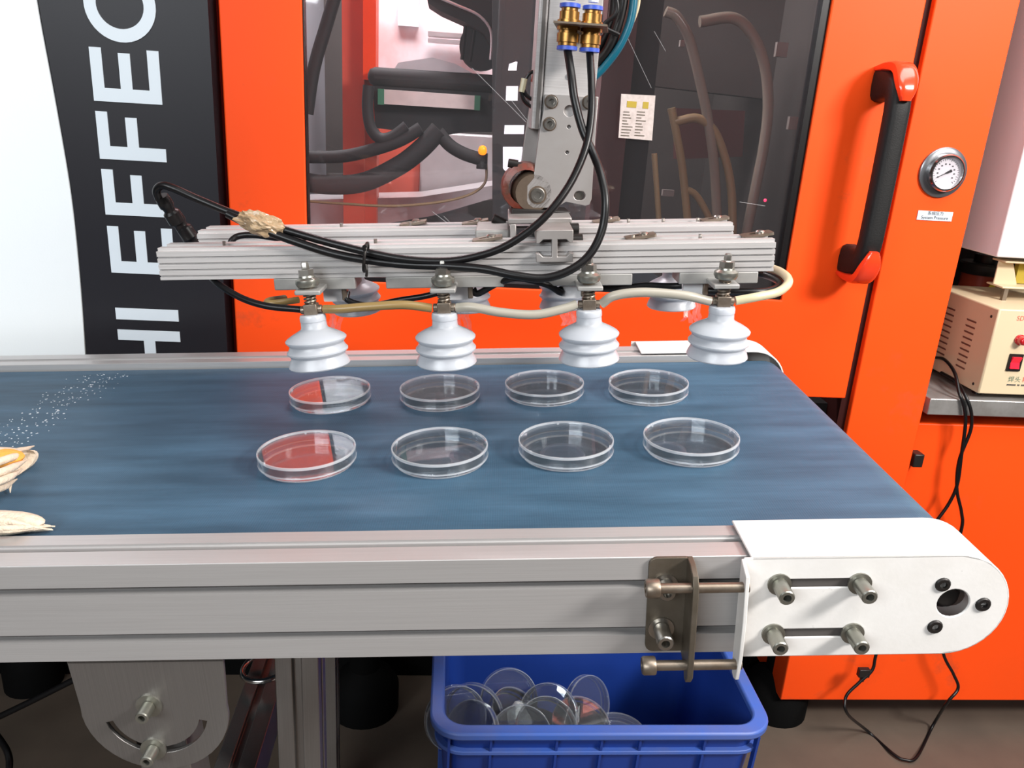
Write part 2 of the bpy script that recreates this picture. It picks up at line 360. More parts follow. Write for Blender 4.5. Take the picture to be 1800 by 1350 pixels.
# lower base
w = MB(); w.box(.633, 1.9, YF+.022, YF+.6, .068, .62); mp('base_panel', w, 'orange', bevel=.002)
w = MB(); w.box(-2.2, .633, YF+.17, YF+.9, .0, .6); mp('base_recess', w, 'black_matte', label='black recessed base under the machine')
w = MB(); w.box(.7, 1.9, YF+.12, YF+.6, .0, .07); mp('plinth', w, 'black_matte')
for fx, fy, fr_ in ((-.13, 1.235, .062), (.655, 1.235, .06), (-.75, 1.3, .05)):
    w = MB(); w.lathe([(fr_, 0), (fr_, .05), (fr_*.8, .07), (fr_*.45, .09), (fr_*.45, .3)], (fx, fy, 0), seg=28); mp('levelling_foot', w, 'black_matte')
# body shell above / around the moulding area
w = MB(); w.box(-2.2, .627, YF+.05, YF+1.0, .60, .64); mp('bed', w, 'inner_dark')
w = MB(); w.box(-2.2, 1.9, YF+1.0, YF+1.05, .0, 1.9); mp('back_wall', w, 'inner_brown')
w = MB(); w.box(-2.2, 1.9, YF+.05, YF+1.05, 1.85, 1.9); mp('shade_roof', w, 'inner_dark')  # unseen cover added to keep world light out of the moulding area
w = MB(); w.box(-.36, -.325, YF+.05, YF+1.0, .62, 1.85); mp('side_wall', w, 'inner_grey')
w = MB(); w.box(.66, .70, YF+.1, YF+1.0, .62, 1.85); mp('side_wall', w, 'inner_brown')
w = MB(); w.box(-2.2, .76, YF, YF+.05, 1.5, 1.9); mp('header_panel', w, 'orange')
# right hand barrel guard (white box)
w = MB(); w.box(.868, 1.9, 1.22, 1.7, .889, 1.9); mp('barrel_guard', w, 'white_paint', bevel=.003, label='white sheet metal guard over the injection barrel')
# pressure gauge
g = thing('tmp', '', '', None); g.name = 'pressure_gauge'; del g['label']; del g['category']; g.parent = mach; g.matrix_local = T(.7035, 0, 1.0165)
g['label'] = 'round steel pressure gauge with white dial and black needle'
FR = (0, -1, 0)
MB().lathe([(.0245, 0), (.0352, 0), (.0352, .003), (.0335, .0045), (.0262, .005), (.0245, .005)], (0, 0, 0), FR, 48, True).build('flange', 'bezel_grey', g)
MB().lathe([(.0245, .0), (.0255, .0), (.0262, .013), (.0245, .0152), (.0225, .0152), (.0224, .0105), (.0222, 0)], (0, 0, 0), FR, 48, True).build('bezel', 'bezel', g)
dl = MB().lathe([(0, .0095), (.0224, .0095), (.0224, .004), (0, .004)], (0, 0, 0), FR, 40).build('dial', 'dial_white', g)
w = MB()
for k in range(28):
    a = math.radians(-135+270*k/27); l0 = .0165 if k % 3 == 0 else .0178
    w.box(-.00025, .00025, -.0100, -.0095, l0, .0195, Matrix.Rotation(a, 4, 'Y'))
for k in range(10):
    a = math.radians(-120+240*k/9); x, z = .0125*math.sin(a), .0125*math.cos(a); w.box(x-.0011, x+.0011, -.0100, -.0095, z-.0009, z+.0009)
w.build('dial_print', 'text_dark', g)
w = MB(); w.lathe([(0, .0100), (.0009, .0100)], (0, 0, 0), FR, 10); a = Matrix.Rotation(math.radians(62), 4, 'Y')
w.prism([(-.0006, .0), (-.0002, -.0165), (.0002, -.0165), (.0006, 0), (.0017, .002), (.0010, .004), (.0023, .0065), (.0015, .0082), (-.0015, .0082), (-.0023, .0065), (-.001, .004), (-.0017, .002)], -.0115, -.0108, lambda u_, v, d: tuple(a@Vector((u_, d, v)))).build('needle', 'black_oxide', g)
MB().lathe([(0, .0132), (.0224, .0132), (.0224, .0128), (0, .0128)], (0, 0, 0), FR, 32).build('gauge_glass', 'pane', g)
# gauge label plate
w = MB(); w.box(.680, .7335, YF-.0012, YF, .948, .9615); lp = mp('label_plate', w, 'label_grey', label='small grey plate reading System Pressure')
for s_, sz, z in (('系统压力', .0062, .9583), ('System Pressure', .0062, .9520)):
    text_mb(s_, sz, lambda u_, v, d, z=z: (.7068+u_, YF-.0016, z+v)).build('lettering', 'text_dark', lp)
# small black latch beside the column, below the tray
w = MB(); w.box(.765, .782, 1.15, 1.172, .551, .574); mp('latch', w, 'black_oxide', bevel=.002)
# tray with grey edge
w = MB(); w.box(.767, 1.7, 1.148, 1.62, .6445, .6718); tray = mp('tray', w, 'tray_steel', bevel=.0015, label='grey metal ledge with a bright worn edge')
# ---- inside the moulding area
def ip(name, mb, m, label=None, bevel=0): return mp(name, mb, m, label=label, bevel=bevel)
def bxp(x0, y0, x1, y1, Y, dy):          # box whose front covers the measured pixel rectangle at depth Y
    a = my(x0, (y0+y1)/2, Y); b_ = my(x1, (y0+y1)/2, Y); t_ = my((x0+x1)/2, y0, Y); l = my((x0+x1)/2, y1, Y)
    return (a[0], b_[0], Y, Y+dy, l[2], t_[2])
w = MB(); w.box(*bxp(602, -120, 640, 460, 1.5, .05)); ip('inner_post', w, 'inner_red')
w = MB(); w.box(*bxp(638, -120, 661, 140, 1.47, .05)); ip('inner_post', w, 'orange_plain')
w = MB(); w.box(*bxp(640, 130, 662, 460, 1.52, .05)); ip('inner_post', w, 'inner_red')
w = MB(); w.box(*bxp(655, -160, 880, 140, 1.75, .04)); ip('platen', w, 'inner_white', label='bright white mould platen')
w = MB(); w.box(*bxp(700, -10, 736, 46, 1.74, .01)); ip('inner_sticker', w, 'white_paint')
w = MB(); w.box(*bxp(752, 58, 846, 66, 1.70, .04)); w.box(*bxp(752, 70, 846, 76, 1.70, .04)); ip('tie_bar', w, 'inner_silver')
w = MB(); w.box(*bxp(655, 225, 740, 345, 1.72, .05)); ip('mould_half', w, 'inner_red', bevel=.004)
w = MB(); w.box(*bxp(738, 235, 875, 350, 1.70, .06)); ip('mould_half', w, 'inner_silver', bevel=.004)
w = MB(); w.prism([my(*p, 1.62)[0::2] for p in ((540, 345), (740, 340), (900, 315), (905, 330), (760, 372), (640, 392), (540, 395))], 1.55, 1.66, XZ); ip('chute', w, 'inner_silver', label='curved shiny chute')
# dark shroud overhead
w = MB(); w.prism([my(*p, 1.42)[0::2] for p in ((742, -60), (752, 5), (775, 20), (815, 38), (850, 58), (862, 80), (866, 100), (1000, 110), (1060, 60), (1060, -60))], 1.42, 1.5, XZ); ip('shroud', w, 'inner_dark')
w = MB(); w.tube(spline([my(*p, 1.41) for p in ((770, -5), (805, 10), (840, 26), (860, 48), (864, 72), (862, 105))]), .0022, 8); ip('shroud_edge', w, 'inner_silver')
for q in (((818, 45), (812, 105)), ((834, 50), (826, 108))):
    w = MB(); w.tube([my(*q[0], 1.45), my(*q[1], 1.45)], .003, 8); ip('inner_cable', w, 'inner_dark')
w = MB(); w.lathe([(0, 0), (.036, 0), (.038, .01), (.038, .05), (0, .05)], my(846, 85, 1.50), (0, -1, 0), 24); ip('motor', w, 'inner_dark')
# linear axis
w = MB(); w.box(*bxp(645, 124, 880, 158, 1.40, .08)); ip('axis_body', w, 'inner_dark', bevel=.012)
w = MB(); w.prism([my(*p, 1.42)[0::2] for p in ((690, 126), (700, 110), (760, 101), (800, 112), (830, 128))], 1.42, 1.46, XZ); ip('axis_cover', w, 'inner_silver')
ax = [my(*p, 1.38)[0::2] for p in ((674, 157), (836, 168), (836, 193), (674, 183))]
w = MB(); w.prism(ax, 1.38, 1.41, XZ); ip('linear_rail', w, 'inner_rail', bevel=.001)
for q in ((664, 156, 675, 184), (834, 168, 844, 194)):
    w = MB(); w.box(*bxp(*q, 1.378, .03)); ip('rail_end_cap', w, 'green_plastic')
w = MB(); w.prism([my(*p, 1.41)[0::2] for p in ((655, 150), (880, 160), (875, 232), (820, 232), (770, 240), (700, 230), (660, 225))], 1.41, 1.5, XZ); ip('carriage', w, 'inner_dark')
for pts, rr in ((((648, 150), (646, 190), (652, 225), (668, 243), (690, 240), (715, 222)), .009), (((525, 276), (600, 275), (660, 262), (705, 246), (740, 225)), .010), (((520, 318), (580, 325), (640, 320), (700, 292), (740, 262), (772, 228)), .0155), (((770, 232), (790, 255), (815, 270), (845, 280)), .0105), (((596, -30), (575, 40), (552, 120), (540, 200)), .010), (((520, 352), (600, 358), (700, 362), (800, 350), (850, 325), (855, 280)), .0022)):
    w = MB(); w.tube(spline([my(*p, 1.36) for p in pts]), rr, 12); ip('inner_hose', w, 'inner_dark' if rr > .005 else 'hose_beige')
# slotted black upright with bright gaps behind it
up = [my(*p, 1.33)[0::2] for p in ((866, -80), (1000, -80), (1000, 420), (866, 420))]
gaps = [((895, 112), (911, 106), (909, 124), (893, 124)), ((890, 151), (912, 151), (911, 177), (889, 177)), ((887, 220), (923, 220), (922, 236), (886, 236)), ((884, 258), (920, 258), (919, 296), (898, 312), (884, 296))]
w = MB(); w.prism([up]+[[my(*p, 1.33)[0::2] for p in q] for q in gaps], 1.33, 1.345, XZ); ip('slotted_upright', w, 'inner_dark', label='black slotted upright')
w = MB(); w.box(*bxp(878, 60, 960, 345, 1.74, .03)); ip('gap_glow_panel', w, 'gap_glow_panel', label='glowing panel added behind the slots of the upright')  # added glowing backing that whitens the gaps in the upright
w = MB(); p = my(848, 268, 1.35); w.lathe([(0, 0), (.0065, .0), (.0072, .004), (.006, .009), (.003, .012), (0, .0125)], p, (0, -.6, .8), 18); ip('indicator_lamp', w, 'amber', label='glowing amber indicator lamp')
w = MB(); p = my(848, 268, 1.36); w.lathe([(0, 0), (.009, 0), (.009, .025), (0, .025)], (p[0], p[1], p[2]-.026), seg=16); ip('lamp_base', w, 'inner_dark')
# right half of the moulding area
w = MB(); w.box(*bxp(1055, -120, 1108, 450, 1.55, .05)); ip('inner_post', w, 'inner_maroon')
w = MB(); w.box(*bxp(1108, -120, 1150, 450, 1.6, .05)); ip('inner_post', w, 'inner_dark')
w = MB(); w.prism([my(*p, 1.75)[0::2] for p in ((1140, -100), (1480, -100), (1430, 185), (1330, 172), (1140, 150))], 1.75, 1.8, XZ); ip('hall_reflection_panel', w, 'inner_brown')  # brown panel standing in for the hall's hazy reflection in the window
w = MB(); w.prism([my(*p, 1.72)[0::2] for p in ((1190, 190), (1310, 195), (1305, 275), (1190, 280))], 1.72, 1.75, XZ); ip('mould_block', w, 'inner_maroon')
for q in ((1365, 74, 1385, 100), (1387, 205, 1402, 228), (1165, 334, 1185, 345), (1196, 70, 1204, 82)):
    w = MB(); w.box(*bxp(*q, 1.5, .01)); ip('hose_coupling', w, 'coupling')
for pts, rr, m_ in ((((1170, 20), (1190, 30), (1212, 70), (1232, 150), (1246, 220), (1256, 300), (1262, 420)), .0085, 'hose_glass'), (((1230, 38), (1290, 32), (1325, 65), (1345, 120), (1350, 190), (1342, 260), (1330, 320), (1310, 420)), .009, 'hose_glass'),
                    (((1185, 215), (1225, 208), (1255, 230), (1275, 280), (1286, 340), (1288, 430)), .0075, 'hose_beige'), (((1180, 190), (1190, 240), (1200, 300), (1212, 420)), .007, 'hose_beige'), (((1200, 330), (1225, 345), (1250, 390), (1262, 420)), .006, 'hose_beige'), (((1150, 270), (1155, 340), (1160, 420)), .005, 'hose_beige')):
    w = MB(); w.tube(spline([my(*p, 1.40) for p in pts]), rr, 12); ip('inner_hose', w, m_)
w = MB(); w.sphere(my(1345, 352, 1.35), .0026); ip('led', w, 'led_red', label='tiny glowing red light')
il = area('machine_fill_light', (-.1, 1.56, 1.78), (-.05, 1.76, 1.15), .5, .12, 20, (1, .97, .97))  # added lamp, brightens the platen and the left of the moulding area
# ================================================================== safety door
door = thing('safety_door', 'orange sliding safety door with a large dark window and black handle', 'door', T(.16, YF, .667))
DL = T(-.16, -YF, -.667)
wl, wr, wb = -.2019, .4975, .8190
w = MB(); w.prism([[(-.3065, .667), (.627, .667), (.627, 1.5), (-.3065, 1.5)], [(wl, wb), (wr, wb), (wr, 1.42), (wl, 1.42)]], YF-.002, YF+.028, XZ)
w.build('door_frame', 'orange', door, .002, M=DL)
w = MB(); w.prism([[(wl, wb), (wr, wb), (wr, 1.42), (wl, 1.42)], [(wl+.002, wb+.006), (wr-.011, wb+.006), (wr-.011, 1.41), (wl+.002, 1.41)]], YF+.003, YF+.02, XZ); w.build('window_gasket', 'black_rubber', door, M=DL)
pane = MB().box(wl+.002, wr-.011, YF+.010, YF+.014, wb+.006, 1.41).build('window_pane', 'pane', door, M=DL, label='scuffed clear window with reflections')
lb = MB().prism([my(*p, YF+.0095)[0::2] for p in ((1092, 165), (1152, 168), (1146, 247), (1087, 242))], YF+.0088, YF+.0095, XZ).build('rating_plate', 'label_paper', door, M=DL, label='worn silver rating plate with two gold squares')
for q in ((1102, 178, 1119, 189), (1130, 179, 1140, 191)):
    a_ = bxp(*q, YF+.0084, .0006); MB().box(*a_).build('gold_square', 'label_gold', lb)
w = MB(); rnd = random.Random(3)
for row in range(9):
    for x0 in (1096, 1120):
        l = rnd.uniform(8, 19); yy = 196+row*5.2; w.box(*bxp(x0-row*.6, yy, x0-row*.6+l, yy+1.6, YF+.0084, .0005))
w.build('plate_print', 'tan_paint', lb).data.materials[0] = MATS['bracket_steel']
# scratches on the pane
w = MB()
for q in (((830, 120), (925, 215)), ((890, 165), (945, 235)), ((1100, 60), (1145, 155)), ((780, 380), (800, 400)), ((760, 372), (790, 395)), ((1300, 355), (1345, 362)), ((1150, 55), (1170, 90))):
    w.tube([my(*q[0], YF+.0097), my(*q[1], YF+.0097)], .0004, 5)
w.build('scratch_mark', 'scratch', door, M=DL)
# handle: black bow with red end caps
hy = YF-.058
h0 = (.598, 1.128); h1 = (.594, .885)
def hsec(path, wx, wy, seg=14):
    vs = []; n = len(path)
    for i, p in enumerate(path):
        t = (Vector(path[min(i+1, n-1)])-Vector(path[max(i-1, 0)])).normalized(); X = Vector((1, 0, 0)); Nn = t.cross(X).normalized()
        ww = wx[i] if isinstance(wx, list) else wx; wz = wy[i] if isinstance(wy, list) else wy
        for k in range(seg):
            a = 2*math.pi*k/seg; cx, cyy = math.cos(a), math.sin(a)
            ex = math.copysign(abs(cx)**.55, cx); ey = math.copysign(abs(cyy)**.55, cyy)
            vs.append(Vector(p)+X*ex*ww+Nn*ey*wz)
    fs = [(i*seg+k, i*seg+(k+1) % seg, (i+1)*seg+(k+1) % seg, (i+1)*seg+k) for i in range(n-1) for k in range(seg)]+[tuple(reversed(range(seg))), tuple(range((n-1)*seg, n*seg))]
    return vs, fs
HX = .5865
path = spline([(HX, YF-.003, 1.128), (HX, YF-.025, 1.128), (HX, YF-.046, 1.122), (HX, YF-.056, 1.104), (HX, YF-.058, 1.06), (HX, YF-.058, .95), (HX, YF-.056, .912), (HX, YF-.046, .892), (HX, YF-.025, .886), (HX, YF-.003, .886)], 6)
n_ = len(path); wys = [.0225-.0085*min(1, max(0, (min(i, n_-1-i)-2)/14)) for i in range(n_)]
hd = MB().add(*hsec([tuple(p) for p in path], .0145, wys)).build('handle', 'grip_black', door, M=DL, label='black plastic bow handle with red ends')
for sgn, zc in ((1, 1.128), (-1, .886)):
    w = MB()
    pp = spline([(HX, YF-.003, zc+sgn*.0205), (HX, YF-.03, zc+sgn*.0225), (HX, YF-.055, zc+sgn*.018), (HX, YF-.0705, zc-sgn*.004), (HX, YF-.0735, zc-sgn*.022)], 6); k_ = len(pp)
    w.add(*hsec([tuple(p) for p in pp], [.0145*(1.04 if i < k_*.6 else 1.04-.7*((i-k_*.6)/(k_*.4))**1.5) for i in range(k_)], [.004+.0035*math.sin(math.pi*min(1, i/k_)) for i in range(k_)]))
    w.build('handle_cap', 'red_plastic', hd, label='glossy red end cap')
# ================================================================== conveyor
conv = thing('belt_conveyor', 'inclined belt conveyor with blue belt, aluminium side rails and white end covers', 'conveyor', MC@T(0, .76, 0))
CL = T(0, -.76, 0)
def cp(name, mb, m, parent=conv, bevel=0, label=None): return mb.build(name, m, parent, bevel, label, M=CL if parent is conv else None)
XL, XB, RB = -1.05, .320, .0298
def beltloop(r_):
    return [(XL, r_-RB), ]+[] if 0 else circle(XB, -RB, r_, 16, math.pi/2, -math.pi/2, True)+circle(XL, -RB, r_, 16, -math.pi/2, -3*math.pi/2, True)
w = MB(); w.prism([beltloop(RB), beltloop(RB-.002)], .5445, .977, XZ); cp('belt', w, 'belt_blue', label='blue woven plastic belt with faint wipe marks')
w = MB(); w.box(XL, XB-.02, .55, .97, -.012, -.004); cp('slider_bed', w, 'alu_plate')
for x in (XL, XB):
    w = MB(); w.cyl((x, .545, -RB), (x, .977, -RB), RB-.0025, seg=28); w.cyl((x, .50, -RB), (x, 1.03, -RB), .008, seg=16); cp('end_roller', w, 'steel')
def railprof(y0, s):           # y0 = outer face, s = +1 towards the belt
    z = [.008, -.0742]
    p = [(0, .0075), (.0005, .008), (.019, .008), (.019, .006), (.0205, .0055), (.0205, -.002), (.0275, -.002), (.0275, .0055), (.029, .006), (.029, .008), (.0435, .008), (.044, .0075), (.044, -.0737), (.0435, -.0742), (.0005, -.0742), (0, -.0737)]
    for zt, zb in ((-.0575, -.0505), (-.0172, -.0105)):
        p += [(0, zt), (.002, zt), (.0025, zt), (.009, zt), (.009, zb), (.0025, zb), (.002, zb), (0, zb)]
    return [(y0+s*a, z_) for a, z_ in p]
w = MB(); w.prism(railprof(.498, 1), XL, .285, YZ); cp('side_rail', w, 'alu', label='long silver aluminium side rail with three slots')
w = MB(); w.prism(railprof(1.0245, -1), XL, .262, YZ); cp('side_rail', w, 'alu', label='far aluminium side rail')
for y0, y1 in ((.507, .5085), (1.014, 1.0155)):
    for z in (-.054, -.0138):
        w = MB(); w.box(XL, .25, y0-.0005, y1, z-.0036, z+.0036); cp('slot_floor', w, 'slot_dark')
# white end covers: folded sheet with slots, rounded end
def cover(yo, yi, front):
    CX, CZ, R = .3115, -.0295, .0415; x0 = .1605
    outer = [(x0, CZ-R)]+circle(CX, CZ, R, 20, -math.pi/2, math.pi/2, True)+[(x0, CZ+R)]
    s = 1 if yi > yo else -1
    holes = [slot(.181, .2475, -.0092, .0036), slot(.181, .2475, -.0510, .0036), circle(.313, -.0275, .0115, 24)] if front else []
    w = MB(); w.prism([outer]+holes, yo, yo+s*.002, XZ)
    # wrapped top strip
    strip = [(x0+.0055, CZ+R)]+circle(CX, CZ, R, 20, math.pi/2, -math.pi/2, True)
    inner = [(x, z) for x, z in [(x0+.0055, CZ+R-.002)]+circle(CX, CZ, R-.002, 20, math.pi/2, -math.pi/2, True)]
    w.prism(strip+list(reversed(inner)), yo, yi, XZ)
    return w
w = cover(.488, .5425, True); cov = cp('end_cover', w, 'white_cover', bevel=.0008, label='white painted end cover with slots and rounded end')
w = MB(); pr = [(.4885, .0115), (.4745, .0055), (.4725, -.03), (.4735, -.062), (.4775, -.0825), (.482, -.0845), (.4865, -.0825), (.4885, -.070)]
w.prism(pr, .1585, .1612, YZ); w.build('cover_flange', 'white_cover', cov, .0006)
for x, z in ((.1868, -.0092), (.2436, -.0095), (.1863, -.0508), (.2436, -.0512)):
    socket_bolt('bolt', cov, (x, .488, z), FR, .0056, .0165, 'zinc', washer=.0085)
for x, z in ((.303, -.0117), (.3345, -.0287), (.303, -.047)):
    MB().lathe([(.0056, -.004), (.0056, .0006), (.0048, .0016), (.0026, .0016), (.0024, 0), (0, 0)], (x, .488, z), FR, 16).build('countersunk_screw', 'black_oxide', cov)
w = MB(); w.lathe([(0, -.006), (.0055, -.006), (.0075, -.007), (.0077, -.012), (.0112, -.012), (.0112, -.02), (0, -.02)], (.313, .488, -.0275), FR, 24); w.build('roller_shaft', 'black_oxide', cov)
w = MB(); w.box(.165, .28, .4905, .4975, -.068, .004); w.build('cover_lining', 'slot_dark', cov)
w = cover(1.0345, .9815, False); cov2 = cp('end_cover', w, ['white_cover'], bevel=.0008, label='white painted end cover on the far side')
w = MB(); w.box(.262, .31, 1.005, 1.03, -.068, .004); w.build('cover_lining', 'cover_dark', cov2)
# rusty tension bracket and its two long screws
w = MB(); w.prism(rrect(.0955, .1275, -.0705, .0085, .006), .4955, .4982, XZ); tb = cp('tension_bracket', w, 'bracket_steel', bevel=.0004, label='brown steel angle bracket on the front rail')
w = MB(); w.prism([(.498, .0085), (.487, .0085), (.4775, .0045), (.4735, -.003), (.4735, -.078), (.478, -.0845), (.483, -.0845), (.486, -.078), (.498, -.072)], .1225, .1268, YZ); w.build('bracket_flange', 'bracket_steel', tb, .0006)
socket_bolt('bolt', tb, (.1075, .4955, -.0135), FR, .0062, .010, 'steel', washer=.0095); socket_bolt('bolt', tb, (.1065, .4955, -.0500), FR, .0060, .0175, 'steel', washer=.0095)
for z, y_ in ((-.0055, .4790), (-.0705, .4795)):
    w = MB(); w.cyl((.100, y_, z), (.1625, y_, z), .0037, seg=16); w.lathe([(.0062, 0), (.0068, .001), (.0068, .0085), (.0058, .0098), (.0034, .0098), (.0032, .005), (0, .005)], (.1005, y_, z), (-1, 0, 0), 18)
    cp('tension_screw', w, 'rusty_steel')
# pivot bracket (half round plate with a curved slot) under the front rail
w = MB(); PXc, PZc = -.2785, -.122
arc = circle(PXc, PZc, .0335, 18, math.radians(200), math.radians(340), True)+list(reversed(circle(PXc, PZc, .0285, 18, math.radians(200), math.radians(340), True)))
arc = [(PXc+.0405*math.cos(a), PZc+.0405*math.sin(a)) for a in np.linspace(math.radians(195), math.radians(345), 20)]+[(PXc+.0345*math.cos(a), PZc+.0345*math.sin(a)) for a in np.linspace(math.radians(345), math.radians(195), 20)]
outer = [(-.3365, -.0752), (-.3345, -.118)]+circle(PXc, PZc, .0565, 20, math.radians(184), math.radians(356), True)+[(-.2225, -.118), (-.2195, -.0752)]
w.prism([outer, arc], .5, .5035, XZ); w.box(-.3365, -.2195, .5, .545, -.0775, -.0745); pvt = cp('pivot_bracket', w, 'alu_frame', bevel=.0005, label='half round aluminium pivot plate with a curved slot')
for x, z in ((-.2812, -.1165), (-.2845, -.1580)): socket_bolt('bolt', pvt, (x, .5, z), FR, .0052, .013, 'zinc', washer=.0100)
w = MB(); w.box(-.302, -.262, .507, .54, -.32, -.0825); cp('tilt_leg', w, 'alu_frame', bevel=.001)
# upright posts, cross beam: these stand plumb, so they are given in world axes
MCi = MC.inverted()
def plumb(name, mb, m, label=None, bevel=0):
    o = mb.build(name, m, conv, bevel, label); o.matrix_world = Matrix(); bpy.context.view_layer.update(); o.matrix_parent_inverse = Matrix(); o.matrix_local = (MC@T(0, .76, 0)).inverted(); return o
def post(x0, x1, y0, y1, z0, z1):
    w = MB(); g_ = .004; xm, ym = (x0+x1)/2, (y0+y1)/2
    w.prism([(x0, y0), (xm-g_, y0), (xm-g_, y0+.006), (xm+g_, y0+.006), (xm+g_, y0), (x1, y0), (x1, ym-g_), (x1-.006, ym-g_), (x1-.006, ym+g_), (x1, ym+g_), (x1, y1), (x0, y1), (x0, ym+g_), (x0+.006, ym+g_), (x0+.006, ym-g_), (x0, ym-g_)], z0, z1, XY); return w
plumb('leg', post(-.142, -.104, .60, .638, 0, .665), 'alu_frame', 'upright aluminium leg', .0008)
plumb('leg', post(-.182, -.144, .97, 1.008, 0, .665), 'alu_frame', None, .0008)
plumb('leg', post(-1.0, -.96, .66, .70, 0, .60), 'alu_frame', None, .0008); plumb('leg', post(-1.0, -.96, 1.02, 1.06, 0, .60), 'alu_frame', None, .0008)
w = MB(); w.prism([(-.2095, .45), (-.195, .45), (-.195, .444), (-.187, .444), (-.187, .45), (-.170, .45), (-.170, .405), (-.2095, .405)], .30, .97, XZ); plumb('cross_beam', w, 'alu_frame', 'horizontal aluminium cross beam under the belt', .0008)
w = MB(); c_ = mz(468, 1162, .47); w.tube([(c_[0]+.026*math.cos(a), c_[1]+.026*math.sin(a), c_[2]-.006+.004*math.cos(a)) for a in np.linspace(0, 2*math.pi, 40)], .0032, 10, False); plumb('lifting_ring', w, 'bezel', 'polished steel ring')
# wet specks on the belt and scraps
w = MB(); rnd = random.Random(5)
for k in range(230):
    t_ = rnd.random(); px = 5+t_*235+rnd.gauss(0, 16); py = 802-t_*150-rnd.random()*60*(1-t_*.6)-6
    x, y, z = cz(px, py, .0005)
    if y < .965 and py > 652:
        rr = rnd.uniform(.0004, .0009)*(1.5 if rnd.random() < .12 else 1); w.sphere((x, y, .0002), (rr*1.3, rr*1.3, rr*.7), 8, 5)
o = w.build('water_droplet', 'drop', M=MC); o['kind'] = 'stuff'; tag(o, 'fine water droplets in a diagonal band on the left of the belt', 'droplets')
# ================================================================== petri dishes
def make_dish(M, label, group, edge='dish_edge'):
    t_ = thing('petri_dish', label, 'petri dish', M, group)
    w = MB(); w.lathe([(0, 0), (.0412, 0), (.0424, .0008), (.0428, .012), (.0414, .012), (.0410, .0014), (0, .0014)], seg=56).build('dish_base', 'dish_clear', t_)
    w = MB(); w.cur = 0; w.lathe([(0, .0132), (.0440, .0132), (.0440, .0048), (.0450, .0048), (.0450, .0126)], seg=56)
    w.f = w.f[:-1]; w.m = w.m[:-1]
    w.lathe([(0, .0122), (.0440, .0122)], seg=56); w.f = w.f[:-1]; w.m = w.m[:-1]
    w.cur = 1; w.lathe([(.0436, .0128), (.0451, .0126), (.0453, .0140), (.0449, .0150), (.0438, .0150), (.0435, .0140)], seg=56, close=True)
    w.lathe([(.0441, .0040), (.0452, .0040), (.0452, .0052), (.0441, .0052)], seg=56, close=True)
    for a in (.4, 2.5, 4.6): w.box(-.001, .001, .0425, .0437, .0118, .0146, Matrix.Rotation(a, 4, 'Z'))
    w.build('lid', ['dish_clear', edge], t_)
    w = MB(); w.cur = 0; w.lathe([(.0404, 0), (.0421, 0), (.0425, .0010), (.0404, .0006)], seg=56, close=True); w.build('base_edge', edge, t_)
    return t_
def copy_dish(src, M, label, group):
    c = src.copy(); COL.objects.link(c); c.matrix_world = M; c['label'] = label; c['group'] = group
    for ch in src.children:
        d = ch.copy(); COL.objects.link(d); d.parent = c
    return c
front = [(539, 789), (773, 783), (995, 772), (1215, 765)]; back = [(580, 684), (773, 680), (957, 672), (1140, 671)]
ordn = ['leftmost', 'second from the left', 'third from the left', 'rightmost']
first = None
for row, pts in (('front', front), ('back', back)):
    for i, p in enumerate(pts):
        x, y, z = cz(*p, .0145); M = MC@T(x, y, .0002)@Matrix.Rotation(random.uniform(0, 6), 4, 'Z')
        extra = ' with a red reflection' if i == 0 else ''
        lab = f'clear petri dish{extra}, {ordn[i]} in the {row} row on belt'
        if first is None: first = make_dish(M, lab, 'petri dishes on the conveyor belt')
        else: copy_dish(first, M, lab, 'petri dishes on the conveyor belt')
# ================================================================== suction gripper
GO = (-.04, .765, .172)
grip = thing('suction_gripper', 'aluminium suction gripper frame with eight white bellows cups above the belt', 'gripper', MC@T(*GO)); GL = T(-GO[0], -GO[1], -GO[2])
def gp(name, mb, m, parent=grip, bevel=0, label=None): return mb.build(name, m, parent, bevel, label, M=GL if parent is grip else None)
def gbar(y0, y1, z0, z1, x0, x1):
    d = y1-y0; h = z1-z0; ym = (y0+y1)/2; g_ = .0016
    p = [(y0, z0), (y1, z0), (y1, z1-.002), (y1-.002, z1), (ym+.006, z1), (ym+.006, z1-.002), (ym+.0045, z1-.002), (ym+.0045, z1-.008), (ym-.0045, z1-.008), (ym-.0045, z1-.002), (ym-.006, z1-.002), (ym-.006, z1), (y0+.004, z1), (y0+.004, z1-.0025), (y0, z1-.0025)]
    n = 4
    for k in range(n):
        zz = z1-.0025-(h-.0025)*(k+1)/(n+.6); p += [(y0, zz+.0008), (y0+.0022, zz+.0006), (y0+.0022, zz-.0006), (y0, zz-.0008)]
    return MB().prism(p, x0, x1, YZ)
b1 = gp('gripper_rail', gbar(.700, .736, .1718, .1995, -.309, .2325), 'alu_bright', label='front ribbed aluminium rail of the gripper')
b2 = gp('gripper_rail', gbar(.797, .838, .172, .2005, -.309, .2215), 'alu_bright', label='rear ribbed aluminium rail of the gripper')
for par, y_, z_, xs in ((b1, .718, .1995, (-.255, -.12, .11, .17)), (b2, .8175, .2005, (-.23, -.17, -.10, -.03, .12, .155, .19))):
    for x in xs: MB().cyl((x, y_, z_-.004), (x, y_, z_+.003), .0016, seg=8).build('screw', 'steel', par)
